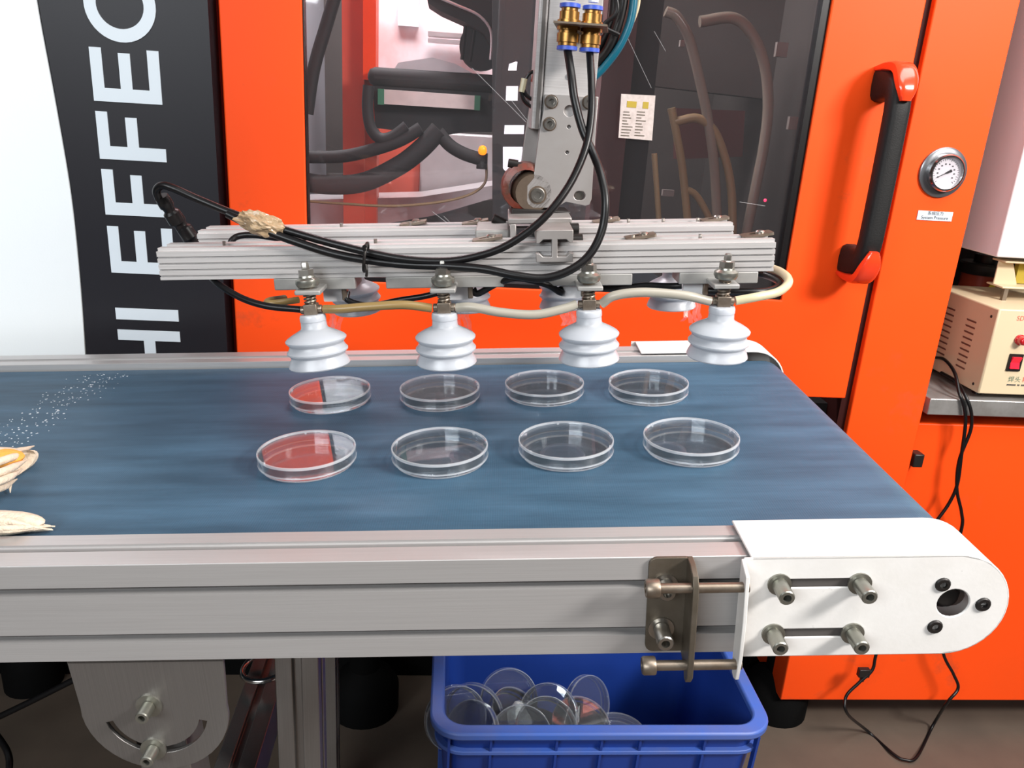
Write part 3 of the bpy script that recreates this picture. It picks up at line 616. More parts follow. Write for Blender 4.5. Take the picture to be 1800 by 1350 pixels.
for x, y_, z_, par in ((.2215, .7225, .1995, b1), (.2075, .82, .2005, b2), (.098, .823, .2005, b2), (-.098, .825, .2005, b2), (-.035, .825, .2005, b2), (.117, .722, .1995, b1), (-.02, .722, .1995, b1)):
    w = MB(); M_ = T(x, y_, z_+.0012)@Matrix.Rotation(math.radians(-8), 4, 'Y')
    w.prism([rrect(-.0135, .0135, -.0085, .0085, .002), slot(-.008, .008, 0, .0028)], -.0012, .0012, lambda u_, v, d: tuple(M_@Vector((u_, v, d)))); cl_ = w.build('slot_clip', 'rusty_steel', par)
    MB().lathe([(.0042, 0), (.0042, .002), (.003, .003), (0, .003)], (x+.003, y_, z_+.002), seg=12).build('screw', 'steel', par)
# cross profile, mounting plate, clamp block
cx0, cx1 = .0265, .0505
w = MB(); cpf = [(cx0-.004, .2275), (cx1+.004, .2275), (cx1+.004, .2165), (cx1+.001, .2165), (cx1-.002, .2195), (cx1-.0095, .2195), (cx1-.0095, .2045), (cx1-.002, .2045), (cx1+.001, .2075), (cx1+.004, .2075), (cx1+.004, .200), (cx0-.004, .200), (cx0-.004, .2075), (cx0-.001, .2075), (cx0+.002, .2045), (cx0+.0095, .2045), (cx0+.0095, .2195), (cx0+.002, .2195), (cx0-.001, .2165), (cx0-.004, .2165)]
w.prism([(x, z-.0155) for x, z in cpf], .690, .842, XZ); gp('cross_profile', w, 'alu_plate', bevel=.0005, label='short slotted profile lying across both rails')
w = MB(); w.box(-.0015, .0565, .735, .81, .2115, .2165); gp('mounting_plate', w, 'alu_plate', bevel=.001)
w = MB(); w.box(.000, .006, .735, .80, .195, .2115); w.box(.052, .0565, .76, .80, .195, .2115); gp('clamp_block', w, 'alu_plate', bevel=.001)
w = MB(); w.box(-.032, -.0005, .742, .80, .190, .2055); gp('clamp_block', w, 'grey_block', bevel=.002)
for p in ((.0535, .735, .2060), (.0560, .722, .1980)):
    w = MB(); w.lathe([(.0055, 0), (.0055, .009), (.0045, .0095), (0, .0095)], p, (1, 0, 0), 14); gp('clamp_screw', w, 'black_oxide')
w = MB(); w.cyl((-.0045, .79, .2045), (-.016, .79, .210), .0045, seg=12); gp('clamp_screw', w, 'black_oxide')
# mounting shoes under the rails
shoes = [(-.1735, .072), (-.058, .105), (.068, .080), (.1845, .07)]
for x, wd in shoes:
    w = MB(); w.box(x-wd*.5, x+wd*.5, .700, .733, .161, .1716); w.box(x-.011, x+.011, .671, .702, .1625, .1665); gp('cup_bracket', w, 'grey_block', bevel=.001)
for x in (-.176, -.056, .064, .182):
    w = MB(); w.box(x-.034, x+.034, .80, .86, .160, .1715); gp('cup_bracket', w, 'grey_block', bevel=.001)
for x in (-.160, -.0465, .0555, .1655):
    w = MB(); h_ = [circle(x-.004, .1625, .0016, 10)]
    w.prism([rrect(x-.0095, x+.0095, .1475, .168, .001)]+h_, .712, .7145, XZ); gp('valve_plate', w, 'white_plastic', label='white plastic plate with a hole')
    w = MB(); w.box(x+.008, x+.0125, .708, .718, .149, .163); gp('valve_port', w, 'rusty_steel', bevel=.001)
BEL = [(.0225, .0006), (.0258, 0), (.0268, .0012), (.0258, .0045), (.0240, .0080), (.0236, .0100), (.0248, .0118), (.0264, .0130), (.0266, .0145), (.0252, .0160), (.0238, .0185), (.0236, .0200), (.0248, .0218), (.0262, .0232), (.0265, .0246), (.0250, .0262), (.0205, .0290), (.0150, .0318), (.0120, .0335), (.0112, .0350), (.0109, .0400), (.0113, .0405), (.0113, .0440), (.0106, .0460), (.0070, .0465), (.006, .0465), (.006, .040), (.010, .034), (.018, .028), (.0205, .018), (.0205, .006), (.0215, .001)]
def make_cup(M, lab):
    c = MB().lathe(BEL, seg=40, close=True).build('suction_cup', 'silicone', grip, M=M, label=lab)
    w = MB(); w.box(-.0058, .0058, -.0058, .0058, .0462, .0555); w.cyl((-.0095, 0, .0505), (.0095, 0, .0505), .0036, seg=12); w.build('tee_fitting', 'rusty_steel', c, .0006)
    w = MB(); w.tube([(.0046*math.cos(a), .0046*math.sin(a), .0555+.0145*a/(5*2*math.pi)) for a in np.linspace(0, 10*math.pi, 80)], .0011, 6); w.cyl((0, 0, .0555), (0, 0, .071), .0033, seg=12); w.build('spring', 'rusty_steel', c)
    w = MB(); w.lathe([(.004, .0695), (.0088, .0705), (.0104, .0735), (.0100, .0765), (.0070, .0785), (.0066, .0800), (.0040, .0805)], seg=24); w.build('collar', 'zinc', c)
    w = MB(); w.lathe([(.0066, .080), (.0066, .0852), (.0040, .0856), (.0034, .0862), (.0034, .0905), (.0024, .0920), (0, .0922)], seg=6); w.build('lock_nut', 'steel', c)
    return c
def copy_cup(src, M, lab):
    c = src.copy(); COL.objects.link(c); c.parent = grip; c.matrix_local = M; c['label'] = lab
    for ch in src.children:
        d = ch.copy(); COL.objects.link(d); d.parent = c
    return c
c0 = None
cups = [(-.1735, .681, .0975, 4, -4), (-.058, .681, .0975, 0, 0), (.0680, .681, .0985, 1, 0), (.1845, .681, .0995, -2, 1), (-.172, .868, .100, 2, 3), (-.049, .868, .101, 0, 0), (.058, .868, .101, 0, -6), (.178, .868, .100, 0, 0)]
nm = ['first', 'second', 'third', 'fourth']
for i, (x, y, z, ay, ax_) in enumerate(cups):
    M = GL@T(x, y, z)@T(0, 0, .05)@Matrix.Rotation(math.radians(-ay), 4, 'Y')@Matrix.Rotation(math.radians(ax_), 4, 'X')@T(0, 0, -.05)
    lab = f'{nm[i % 4]} white silicone bellows cup from the left in the {"front" if i < 4 else "rear"} row'
    if c0 is None: c0 = make_cup(M, lab)
    else: copy_cup(c0, M, lab)
# short vacuum tubes between cups (parts of the gripper)
def gtube(name, pts, rr, m_, lab=None):
    w = MB(); w.tube(spline(pts), rr, 12); return gp(name, w, m_, label=lab)
YT = .681
gtube('vacuum_tube', [(-.1625, YT, .148), cy(600, 543, YT-.004), cy(650, 539, YT-.005), cy(710, 536, YT-.004), (-.069, YT, .1475)], .0039, 'tube_brown', 'brownish clear tube between the first two cups')
gtube('vacuum_tube', [(-.047, YT, .1475), cy(830, 540, YT-.004), cy(880, 549, YT-.006), cy(940, 553, YT-.006), cy(990, 543, YT-.003), (.057, YT, .149)], .0041, 'tube_clear')
gtube('vacuum_tube', [(.079, YT, .149), cy(1080, 520, YT-.004), cy(1130, 514, YT-.005), cy(1200, 519, YT-.004), (.1735, YT, .150)], .0041, 'tube_clear')
gtube('vacuum_tube', [(.1955, YT, .150), cy(1330, 522, YT), cy(1368, 513, YT+.01), cy(1386, 496, YT+.03), cy(1375, 480, YT+.06), cy(1345, 469, YT+.09), cy(1300, 462, YT+.10)], .0040, 'tube_yellow', 'yellowed tube looping round the right end')
gtube('vacuum_tube', [cy(500, 524, .73), cy(475, 528, .70), cy(470, 533, .69), cy(490, 532, .69), cy(525, 527, .70)], .0030, 'tube_brown')
# ================================================================== robot arm
arm = thing('robot_arm', 'grey aluminium robot arm post with a cut wrist plate above the gripper', 'robot arm', T(.1, .79, .98)); AL = T(-.1, -.79, -.98)
def ap(name, mb, m, parent=arm, bevel=0, label=None): return mb.build(name, m, parent, bevel, label, M=AL if parent is arm else None)
YP = .77
pl = [my(*p, YP)[0::2] for p in ((958, 166), (1052, 170), (1047, 235), (1043, 300), (1040, 350), (1036, 360), (1029, 362), (995, 355), (978, 365), (937, 366), (929, 360), (926, 352), (927, 325), (938, 312), (941, 285), (948, 235), (955, 195))]
h1_ = my(1001, 195, YP); h2_ = my(1019, 344, YP)
w = MB(); w.prism([pl, circle(h1_[0], h1_[2], .0050, 18), slot(h2_[0]-.0055, h2_[0]+.0055, h2_[2], .0042), circle(*my(1000, 223, YP)[0::2], .0017, 10), circle(*my(997, 268, YP)[0::2], .0017, 10)], YP, YP+.005, XZ)
wp = ap('wrist_plate', w, 'alu_plate', bevel=.0005, label='flat grey wrist plate with bolts and holes')
for q, rr in (((969, 179), .0052), ((966, 218), .0052), ((1035, 180), .0052), ((945, 343), .0070)):
    x, _, z = my(*q, YP); MB().lathe([(0, 0), (rr*1.22, 0), (rr*1.22, .0004), (0, .0004)], (x, YP, z), FR, 20).build('bolt_seat', 'brown_motor', wp); socket_bolt('bolt', wp, (x, YP, z), FR, rr, .004 if rr < .006 else .002, 'steel')
x, _, z = my(1019, 344, YP); MB().cyl((x, YP+.003, z), (x, YP+.012, z), .0040, seg=16).build('pin', 'steel', wp)
# back wrist plate a little to the left, edge seen
w = MB(); w.prism([(a-.010, b_) for a, b_ in pl], YP+.034, YP+.039, XZ); ap('wrist_plate', w, 'alu_plate', bevel=.0005)
a0 = my(949, 0, YP+.004); 
w = MB(); w.box(.0795, .1275, YP+.005, YP+.034, 1.02, 1.62); w.box(.0700, .0785, YP+.002, YP+.036, 1.048, 1.62); po = ap('arm_post', w, 'alu_bright', bevel=.001, label='upright aluminium arm post')
w = MB(); w.box(.0735, .0765, YP+.0005, YP+.003, 1.048, 1.62); w.build('post_slot', 'slot_dark', po, M=None)
w = MB(); w.cyl((.1035, YP+.006, 1.096), (.1035, YP+.003, 1.096), .0028, seg=12); w.build('post_hole', 'black_oxide', po)
# actuator wrapped in red tape behind the plate
w = MB(); w.lathe([(0, -.02), (.017, -.02), (.020, -.012), (.0205, .012), (.017, .02), (0, .02)], (.076, YP+.020, .9905), (0, 1, 0), 24); ap('wrist_motor', w, 'brown_motor')
w = MB(); w.lathe([(.0165, -.026), (.0225, -.024), (.0235, -.010), (.0215, .006), (.0165, .006)], (.069, YP+.026, .995), (0, 1, 0), 22, True); ap('tape_wrap', w, 'tape_red', label='red tape wrapped round the wrist motor')
x, _, z = my(910, 289, .775); w = MB(); w.lathe([(.004, 0), (.004, .009), (0, .009)], (x, .775, z), (-1, 0, .1), 12); w.cyl((x, .775, z), (x+.014, .775, z-.002), .0025, seg=10); ap('stop_screw', w, 'black_oxide')
w = MB(); w.box(.056, .112, YP-.004, YP+.036, .9665, .9755); ap('wrist_flange', w, 'black_oxide', bevel=.001)
# fitting bracket with bulkhead fittings
fz = 1.1345
w = MB(); w.prism([my(*p, .74)[0:1]+(p[2],) if 0 else (my(p[0], p[1], p[2])[0], p[2]) for p in ((972, 48, .722), (1068, 42, .722), (1070, 42, .775), (980, 45, .775))], fz-.0008, fz+.0008, XY); fb = ap('fitting_bracket', w, 'rusty_steel', label='flat steel bracket carrying brass fittings')
FX = ((my(1000, 40, .745)[0], .745), (my(1040, 40, .75)[0], .75))
for x, y_ in FX:
    w = MB(); w.lathe([(r_*.95, z_*.62) for r_, z_ in ((.0085, -.026), (.0085, -.022), (.0100, -.0215), (.0100, -.010), (.0085, -.0095), (.0085, -.006), (.0105, -.006), (.0105, -.001), (.007, -.001), (.007, .001), (.0105, .001), (.0105, .007), (.009, .0075), (.009, .0175), (.0075, .0185), (.0075, .022))], (x, y_, fz), seg=18); fi = w.build('brass_fitting', 'brass', fb)
    for z0, z1 in ((-.020, -.016), (.0135, .0175)):
        MB().lathe([(.0072, z0), (.0090, z0+.0005), (.0090, z1-.0005), (.0072, z1)], (x, y_, fz), seg=18).build('release_ring', 'blue_plastic', fb)
for (x, y_), m_ in zip(FX, ('teal_plastic', 'white_plastic')):
    w = MB(); w.tube(spline([(x, y_, fz+.02), (x, y_, fz+.06), (x+.004, y_+.01, fz+.2), (x+.01, y_+.02, fz+.4)]), .0045, 10); ap('air_tube', w, m_)
# cable bundle on the right of the post
for pts, rr, m_, Yd in ((((1118, -160), (1116, -40), (1110, 30), (1090, 80), (1062, 118), (1045, 135)), .0038, 'teal_plastic', .80), (((1100, -160), (1098, -30), (1090, 30), (1070, 85), (1048, 112)), .0055, 'black_rubber', .805), (((1082, -120), (1080, 0), (1072, 50), (1050, 90)), .0045, 'black_rubber', .81), (((1128, -160), (1124, -20), (1115, 30), (1085, 90)), .002, 'tube_yellow', .815), (((1066, -60), (1085, 15), (1062, 45), (1088, 62)), .0022, 'black_rubber', .79)):
    w = MB(); w.tube(spline([my(*p, Yd) for p in pts]), rr, 10); ap('arm_cable', w, m_)
for pts, rr, m_ in ((((948, 122), (930, 130), (920, 150), (918, 163)), .0016, 'black_rubber'), (((922, 138), (917, 162)), .0030, 'tube_yellow'), (((916, 160), (922, 178), (940, 192)), .0018, 'black_rubber'), (((920, 158), (928, 170), (945, 180)), .0018, 'black_rubber'), (((942, 130), (938, 145)), .003, 'tape_red')):
    w = MB(); w.tube(spline([my(*p, .79) for p in pts]), rr, 8); ap('sensor_wire', w, m_)
# ================================================================== black air hoses
def chose(name, pts, rr, m_, label, cat='hose', group=None):
    P = spline(pts, 12); c = np.mean(P, axis=0)
    w = MB(); w.tube(P, rr, 14); o = w.build(name, m_, origin=tuple(c), M=MC); return tag(o, label, cat, group)
G = 'black air hoses of the gripper'
def ctop(q):            # fitting position in the conveyor frame
    v = MCi@Vector((q[0], q[1], fz-.017)); return tuple(v)
chose('air_hose', [ctop(FX[0]), cy(1004, 130, .735), cy(1010, 175, .728), cy(1024, 228, .722), cy(1042, 268, .715), cy(1057, 310, .70), cy(1064, 355, .69), cy(1058, 405, .685), cy(1036, 448, .678), cy(1000, 476, .672), cy(955, 489, .670), cy(905, 484, .671), cy(850, 473, .675), cy(790, 468, .68), cy(700, 464, .686), cy(600, 449, .69), cy(520, 425, .695), cy(440, 395, .70), cy(400, 376, .705)], .0036, 'black_rubber', 'black air hose bowing right of the wrist plate, then left along the rail', 'hose', G)
chose('air_hose', [ctop(FX[1]), cy(1040, 150, .735), cy(1039, 205, .725), cy(1030, 258, .715), cy(1008, 312, .705), cy(978, 358, .695), cy(940, 398, .688), cy(890, 432, .684), cy(840, 450, .682), cy(780, 459, .682), cy(700, 454, .684), cy(600, 432, .69), cy(500, 404, .70), cy(420, 379, .705), cy(350, 351, .71), cy(305, 331, .71), cy(285, 326, .712), cy(275, 335, .716), cy(279, 350, .72)], .0034, 'black_rubber', 'long black air hose sweeping past the tape to the upright connectors at left', 'hose', G)
chose('air_hose', [cy(348, 455, .735), cy(365, 480, .72), cy(385, 500, .705), cy(425, 524, .692), cy(470, 538, .684), (-.183, .681, .148)], .0030, 'black_rubber', 'short black hose dropping from the left end of the gripper to the first cup', 'hose', G)
chose('air_hose', [(-.148, .713, .156), cy(612, 528, .71), cy(650, 537, .712), cy(700, 528, .715), cy(745, 521, .714), (-.0565, .713, .156)], .0028, 'black_rubber', 'black hose behind the brownish tube between the first and second cups', 'hose', G)
chose('air_hose', [(-.034, .713, .157), cy(840, 516, .712), cy(875, 498, .705), cy(910, 489, .695), cy(960, 500, .70), cy(985, 514, .708), (.045, .713, .156)], .0030, 'black_rubber', 'black hose arching between the second and third cups under the rail', 'hose', G)
chose('air_hose', [(.068, .713, .156), cy(1090, 507, .715), cy(1130, 502, .716), cy(1175, 503, .715), (.155, .713, .157)], .0030, 'black_rubber', 'black hose between the third and fourth cups behind the clear tube', 'hose', G)
chose('air_hose', [(.178, .713, .152), cy(1310, 513, .705), cy(1350, 511, .71), cy(1372, 499, .73), cy(1352, 486, .76), cy(1320, 478, .78), cy(1290, 472, .79)], .0032, 'black_rubber', 'black hose looping inside the yellowed tube at the right end', 'hose', G)
chose('air_hose', [cy(404, 433, .75), cy(408, 422, .752), cy(420, 415, .755), cy(445, 413, .755), cy(490, 419, .752), cy(560, 430, .75), cy(620, 440, .745)], .0030, 'black_rubber', 'black hose bent over the rear rail below the tape wad', 'hose', G)
# push-in connectors at the left end
cn = thing('hose_connector', 'pair of ribbed black hose connectors standing up at the left end', 'connector', MC@T(*cy(340, 430, .745)))
o0 = cy(340, 430, .745)
for (a, b_, yy) in (((283, 345), (332, 425), .722), ((303, 372), (345, 432), .735)):
    p0 = np.array(cy(*a, yy)); p1 = np.array(cy(*b_, .742)); L_ = np.linalg.norm(p1-p0); d = (p1-p0)/L_
    w = MB(); w.lathe([(.0040, 0), (.0058, .0), (.0064, .004), (.0064, .010), (.0050, .012), (.0050, .015), (.0070, .017), (.0070, .027), (.0048, .029), (.0042, .031), (.0042, L_)], tuple(p0-np.array(o0)), tuple(d), 18); w.build('connector_body', 'black_rubber', cn)
# wad of packing tape on the hoses
bm = bmesh.new(); bmesh.ops.create_icosphere(bm, subdivisions=4, radius=1)
rnd = random.Random(11); from mathutils import noise
for v in bm.verts:
    n = noise.noise(v.co*2.2+Vector((3, 1, 2)))*.35+noise.noise(v.co*6)*.16; v.co *= 1+n
    v.co.x *= .020; v.co.y *= .009; v.co.z *= .0100
    v.co.z += -.28*v.co.x
me = bpy.data.meshes.new('tape_wad'); bm.to_mesh(me); bm.free(); me.materials.append(MATS['tape_brown'])
o = bpy.data.objects.new('tape_wad', me); COL.objects.link(o); o.matrix_world = MC@T(*cy(460, 394, .70)); tag(o, 'crumpled wad of brown packing tape stuck round the hoses', 'tape')
w = MB(); P_ = cy(643, 452, .683); w.tube([(P_[0]+.0085*math.sin(a)*.25, P_[1]+.0085*math.cos(a), P_[2]+.012*math.sin(a)) for a in np.linspace(0, 2*math.pi, 24)], .0014, 6, False); w.tube(spline([cy(641, 440, .674), cy(640, 434, .672), cy(645, 431, .67)]), .0016, 6); w.tube(spline([cy(643, 465, .674), cy(645, 475, .672), cy(644, 486, .673)]), .0012, 6)
tag(w.build('cable_tie', 'black_oxide', origin=P_, M=MC), 'dark cable tie holding the two hoses together', 'cable tie')
# ================================================================== gloves at the left edge of the belt
def rope(pts, rr, name, m_, par):
    P = spline(pts, 8); n = len(P); w = MB(); w.tube(P, [rr*min(1, .15+2.2*(1-i/(n-1))) for i in range(n)], 10); return w.build(name, m_, par)
p0 = cz(-20, 835, 0); gl1 = thing('cotton_glove', 'white cotton glove with orange patch, upper one at the left edge of the belt', 'glove', MC@T(*p0))
def loc(px, py, z, o=p0): q = cz(px, py, z); return (q[0]-o[0], q[1]-o[1], z)
w = MB(); prof = [(-.1, .02), (-.06, .030), (-.03, .027), (-.005, .021), (.015, .012), (.024, .003)]
vs = []; seg = 20
pa = [loc(-160, 835, .014), loc(-90, 830, .016), loc(-30, 828, .016), loc(20, 820, .013), loc(40, 812, .011), loc(54, 802, .008)]; wy = [.045, .046, .040, .027, .018, .004]; wz = [.013, .015, .014, .011, .009, .004]
for c, a_, b_ in zip(pa, wy, wz): vs += [(c[0]+.25*a_*math.cos(2*math.pi*k/seg), c[1]+a_*math.cos(2*math.pi*k/seg), max(.0006, c[2]+b_*math.sin(2*math.pi*k/seg))) for k in range(seg)]
fs = [(i*seg+k, i*seg+(k+1) % seg, (i+1)*seg+(k+1) % seg, (i+1)*seg+k) for i in range(5) for k in range(seg)]+[tuple(reversed(range(seg))), tuple(range(5*seg, 6*seg))]
w.add(vs, fs); w.build('knit_body', 'cotton', gl1)
w = MB(); w.sphere(loc(-6, 806, .021), (.024, .016, .007), 18, 10); w.build('orange_patch', 'cotton_orange', gl1)
for k, (a, b_, c) in enumerate((((-30, 800, .022), (25, 795, .02), (60, 784, .010)), ((-30, 822, .031), (15, 806, .027), (50, 796, .014)), ((-30, 840, .030), (15, 825, .026), (48, 808, .013)), ((-30, 856, .026), (10, 842, .022), (40, 824, .010)), ((-40, 865, .016), (0, 858, .014), (30, 842, .006)))):
    rope([loc(*a), loc(*b_), loc(*c)], .0034, 'knit_rib', 'cotton', gl1)
rope([loc(12, 832, .018), loc(17, 842, .008), loc(18, 866, .0025)], .0022, 'loose_thread', 'cotton', gl1)
p0b = cz(-10, 922, 0); gl2 = thing('cotton_glove', 'frayed cotton glove cuff lying by the front rail at the left edge', 'glove', MC@T(*p0b))
rnd = random.Random(2)
def locb(px, py, z): return loc(px, py, z, p0b)
w = MB(); w.sphere(locb(-15, 920, .009), (.042, .014, .009), 20, 10); w.build('knit_body', 'cotton', gl2)
for k in range(14):
    y0 = 908+rnd.random()*24; y1 = 922+rnd.random()*10; z0 = .006+rnd.random()*.010
    rope([locb(-50, y0, z0), locb(5, y0+rnd.uniform(-3, 3), z0+.002), locb(45, (y0+y1)/2, z0*.8), locb(70+rnd.random()*28, y1, .0022)], rnd.uniform(.0013, .0028), 'yarn_strand', 'cotton', gl2)
# ================================================================== blue crate
CZR = .30; cr = thing('plastic_crate', 'blue plastic crate on the floor under the conveyor', 'crate', T(.225, 1.0, 0)); KL = T(-.225, -1.0, 0)
x0, x1, y0, y1 = -.006, .4565, .833, 1.165
def kp(name, mb, m, par=cr, bevel=0, label=None): return mb.build(name, m, par, bevel, label, M=KL if par is cr else None)
w = MB(); ti = .012; dr = .022                 # drafted walls
def ring(x0, x1, y0, y1, r_, z): return [(px, py, z) for px, py in rrect(x0, x1, y0, y1, r_, 6)]
lo = ring(x0+.012+dr, x1-.012-dr, y0+.012+dr, y1-.012-dr, .03, 0); ho = ring(x0+.012, x1-.012, y0+.012, y1-.012, .034, CZR-.004)
hi = ring(x0+.018, x1-.018, y0+.018, y1-.018, .03, CZR-.004); li = ring(x0+.018+dr, x1-.018-dr, y0+.018+dr, y1-.018-dr, .026, .006); k_ = len(lo)
w.add(lo+ho+hi+li, [(a*k_+i, a*k_+(i+1) % k_, (a+1)*k_+(i+1) % k_, (a+1)*k_+i) for a in range(3) for i in range(k_)]+[tuple(range(k_)), tuple(range(3*k_, 4*k_))]); kp('crate_body', w, 'crate_blue')
w = MB(); w.prism([rrect(x0, x1, y0, y1, .042, 8), rrect(x0+.019, x1-.019, y0+.019, y1-.019, .03, 8)], CZR-.012, CZR, XY); kp('rim', w, 'crate_rim', bevel=.003, label='pale blue scuffed crate rim')
for z in (.262, .18, .10):
    ins = dr*(1-z/CZR); w = MB(); w.prism([rrect(x0+.004+ins, x1-.004-ins, y0+.004+ins, y1-.004-ins, .038, 6), rrect(x0+.014+ins, x1-.014-ins, y0+.014+ins, y1-.014-ins, .03, 6)], z-.003, z+.003, XY); kp('rib', w, 'crate_rim', bevel=.001)
for xx in (.075, .162, .222, .274, .362, .435, .02):
    w = MB(); w.prism([(y0+.006, CZR-.012), (y0+.016, CZR-.012), (y0+.038, .004), (y0+.028, .004)], xx-.0016, xx+.0016, YZ); kp('rib', w, 'crate_blue')
for yy in (.93, 1.0, 1.07):
    for xo, sg in ((x0, 1), (x1, -1)):
        w = MB(); w.prism([(xo+sg*.006, CZR-.012), (xo+sg*.016, CZR-.012), (xo+sg*.038, .004), (xo+sg*.028, .004)], yy-.0016, yy+.0016, XZ); kp('rib', w, 'crate_blue')
# dishes tossed into the crate
rnd = random.Random(9)
spots = [(800, 1262, .93, 62, 20, 'leaning on the left wall'), (832, 1255, .96, 70, -20, 'standing tilted second from the left wall'), (893, 1228, 1.0, 60, 10, 'sticking up highest in the heap'), (905, 1262, .96, 35, 60, 'facing up in the middle of the heap'), (965, 1256, .965, 58, -30, 'tipped right of the middle'), (960, 1283, .92, 40, 10, 'half sunk behind the front rim'), (1030, 1240, 1.0, 64, 40, 'standing on edge at the far right of the heap'), (830, 1290, .91, 55, -50, 'low at the front left'), (915, 1298, .91, 50, 0, 'low at the front of the heap'), (1020, 1278, .95, 22, 20, 'lying flat at the right end of the heap')]
for k, (px, py, y, tl, rz, lab) in enumerate(spots):
    x, _, z = my(px, py, y); Mk = T(x, y, z)@Matrix.Rotation(math.radians(rz), 4, 'Z')@Matrix.Rotation(math.radians(tl), 4, 'X')@T(0, 0, -.007)
    if k == 0: kfirst = make_dish(Mk, 'clear petri dish in crate, '+lab, 'petri dishes heaped in the crate', 'dish_edge_faint')
    else: copy_dish(kfirst, Mk, 'clear petri dish in crate, '+lab, 'petri dishes heaped in the crate')
# a lower layer keeps the heap up
for k in range(16):
    copy_dish(kfirst, T(.08+.065*(k % 4)+.01*(k//8), .915+.075*((k//4) % 2), .010+.045*(k//4)+.006*(k % 3))@Matrix.Rotation(math.radians(6*(k % 3)), 4, 'X'), 'clear petri dish buried in the bottom of the blue crate heap', 'petri dishes at the bottom of the crate')
# ================================================================== control box on the tray
bx0, by0, bz0 = .8475, 1.155, .6805; bx1, by1, bz1 = 1.10, 1.345, .819
bxo = thing('control_box', 'cream metal control box with red rocker switch on the grey ledge', 'control box', T(bx0, by0, .6722)); BL = T(-bx0, -by0, -.6722)
def bpart(name, mb, m, par=bxo, bevel=0, label=None): return mb.build(name, m, par, bevel, label, M=BL if par is bxo else None)
w = MB(); w.prism([(bx0+.0, bz0), (bx1, bz0), (bx1, bz1), (bx0, bz1)], by0, by1, XZ); body = bpart('body', w, 'cream_paint', bevel=.0025, label='cream painted steel case')
for x in (bx0+.02, bx1-.02):
    for y in (by0+.03, by1-.03): w = MB(); w.cyl((x, y, .6722), (x, y, bz0), .008, seg=12); bpart('foot', w, 'black_rubber')
for col_, ya in ((0, by0+.045), (1, by0+.105)):
    for k in range(9):
        z = .792-k*.0098-(0 if col_ else .006); w = MB(); w.prism([(z+.0012, -.0016), (z-.0018, 0), (z+.0012, 0)], ya, ya+.024, lambda u_, v, d: (bx0+v, d, u_)); w.build('vent_louvre', 'vent_dark', body)
for y, z in ((by0+.014, .804), (by0+.016, .692)): MB().sphere((bx0, y, z), (.0015, .0025, .0025), 10, 6).build('screw', 'black_oxide', body)
# handle on top
w = MB(); hx, hy_ = .905, 1.235
w.box(hx-.012, hx+.10, hy_-.012, hy_+.03, bz1+.020, bz1+.023)
w.prism([(hx-.012, bz1+.021), (hx+.03, bz1+.021), (hx+.012, bz1+.062), (hx-.012, bz1+.062)], hy_+.012, hy_+.015, XZ)
w.prism([(hx-.012, bz1+.060), (hx+.11, bz1+.060), (hx+.11, bz1+.063), (hx-.012, bz1+.063)], hy_-.004, hy_+.03, XZ); bpart('top_bracket', w, 'cream_paint', bevel=.001, label='folded cream bracket on top of the box')
w = MB(); w.box(hx-.006, hx+.001, hy_-.010, hy_-.004, bz1, bz1+.021); w.box(hx+.08, hx+.087, hy_-.010, hy_-.004, bz1, bz1+.021); bpart('bracket_leg', w, 'rusty_steel')
w = MB(); w.box(hx+.03, hx+.095, hy_+.02, hy_+.03, bz1+.024, bz1+.058); bpart('terminal_block', w, 'label_gold')
sx, sz = my(1783, 637, by0)[0::2]
w = MB(); w.prism(rrect(sx-.0115, sx+.0115, sz-.0140, sz+.0140, .001), by0-.002, by0, XZ); sw = bpart('rocker_switch', w, 'black_oxide', label='black framed red rocker switch')
w = MB(); w.prism([(by0-.002, sz-.0095), (by0-.0045, sz-.0095), (by0-.002, sz), (by0-.0062, sz+.0095), (by0-.002, sz+.0095)], sx-.0075, sx+.0075, YZ); w.build('rocker', 'switch_red', sw)
lx, lz = my(1792, 597, by0)[0::2]
w = MB(); w.lathe([(.0085, 0), (.0085, .003), (.007, .004), (.007, .009), (.0062, .0125), (.004, .0145), (0, .015)], (lx, by0, lz), FR, 20); bpart('pilot_lamp', w, 'lamp_red', label='red domed pilot lamp')
def onface(cx, cz_): return lambda u_, v, d: (cx+u_, by0-.0004, cz_+v)
tx, tz = my(1800, 668, by0)[0::2]
for s_, dx, m_ in (('焊', -.022, 'text_green'), ('头', -.011, 'text_green'), ('精', .002, 'text_red'), ('密', .013, 'text_red')): text_mb(s_, .0105, onface(tx+dx, tz)).build('lettering', m_, body)
w = MB(); xx = tx-.027
for wd_ in (.0022, .0018, .0022, .0020, .0016, .0022, -1, .0018, .0014, -1, .0022, .0018, .0020, .0016, .0022, .0018, .0020):   # a line of print too small to read
    if wd_ < 0: xx += .0022; continue
    w.box(xx, xx+wd_, by0-.0005, by0, tz-.0100, tz-.0076); xx += wd_+.0006
w.build('small_print', 'text_dark', body)
tx, tz = my(1796, 560, by0)[0::2]; text_mb('SD-', .0105, onface(tx, tz)).build('lettering', 'text_red', body)
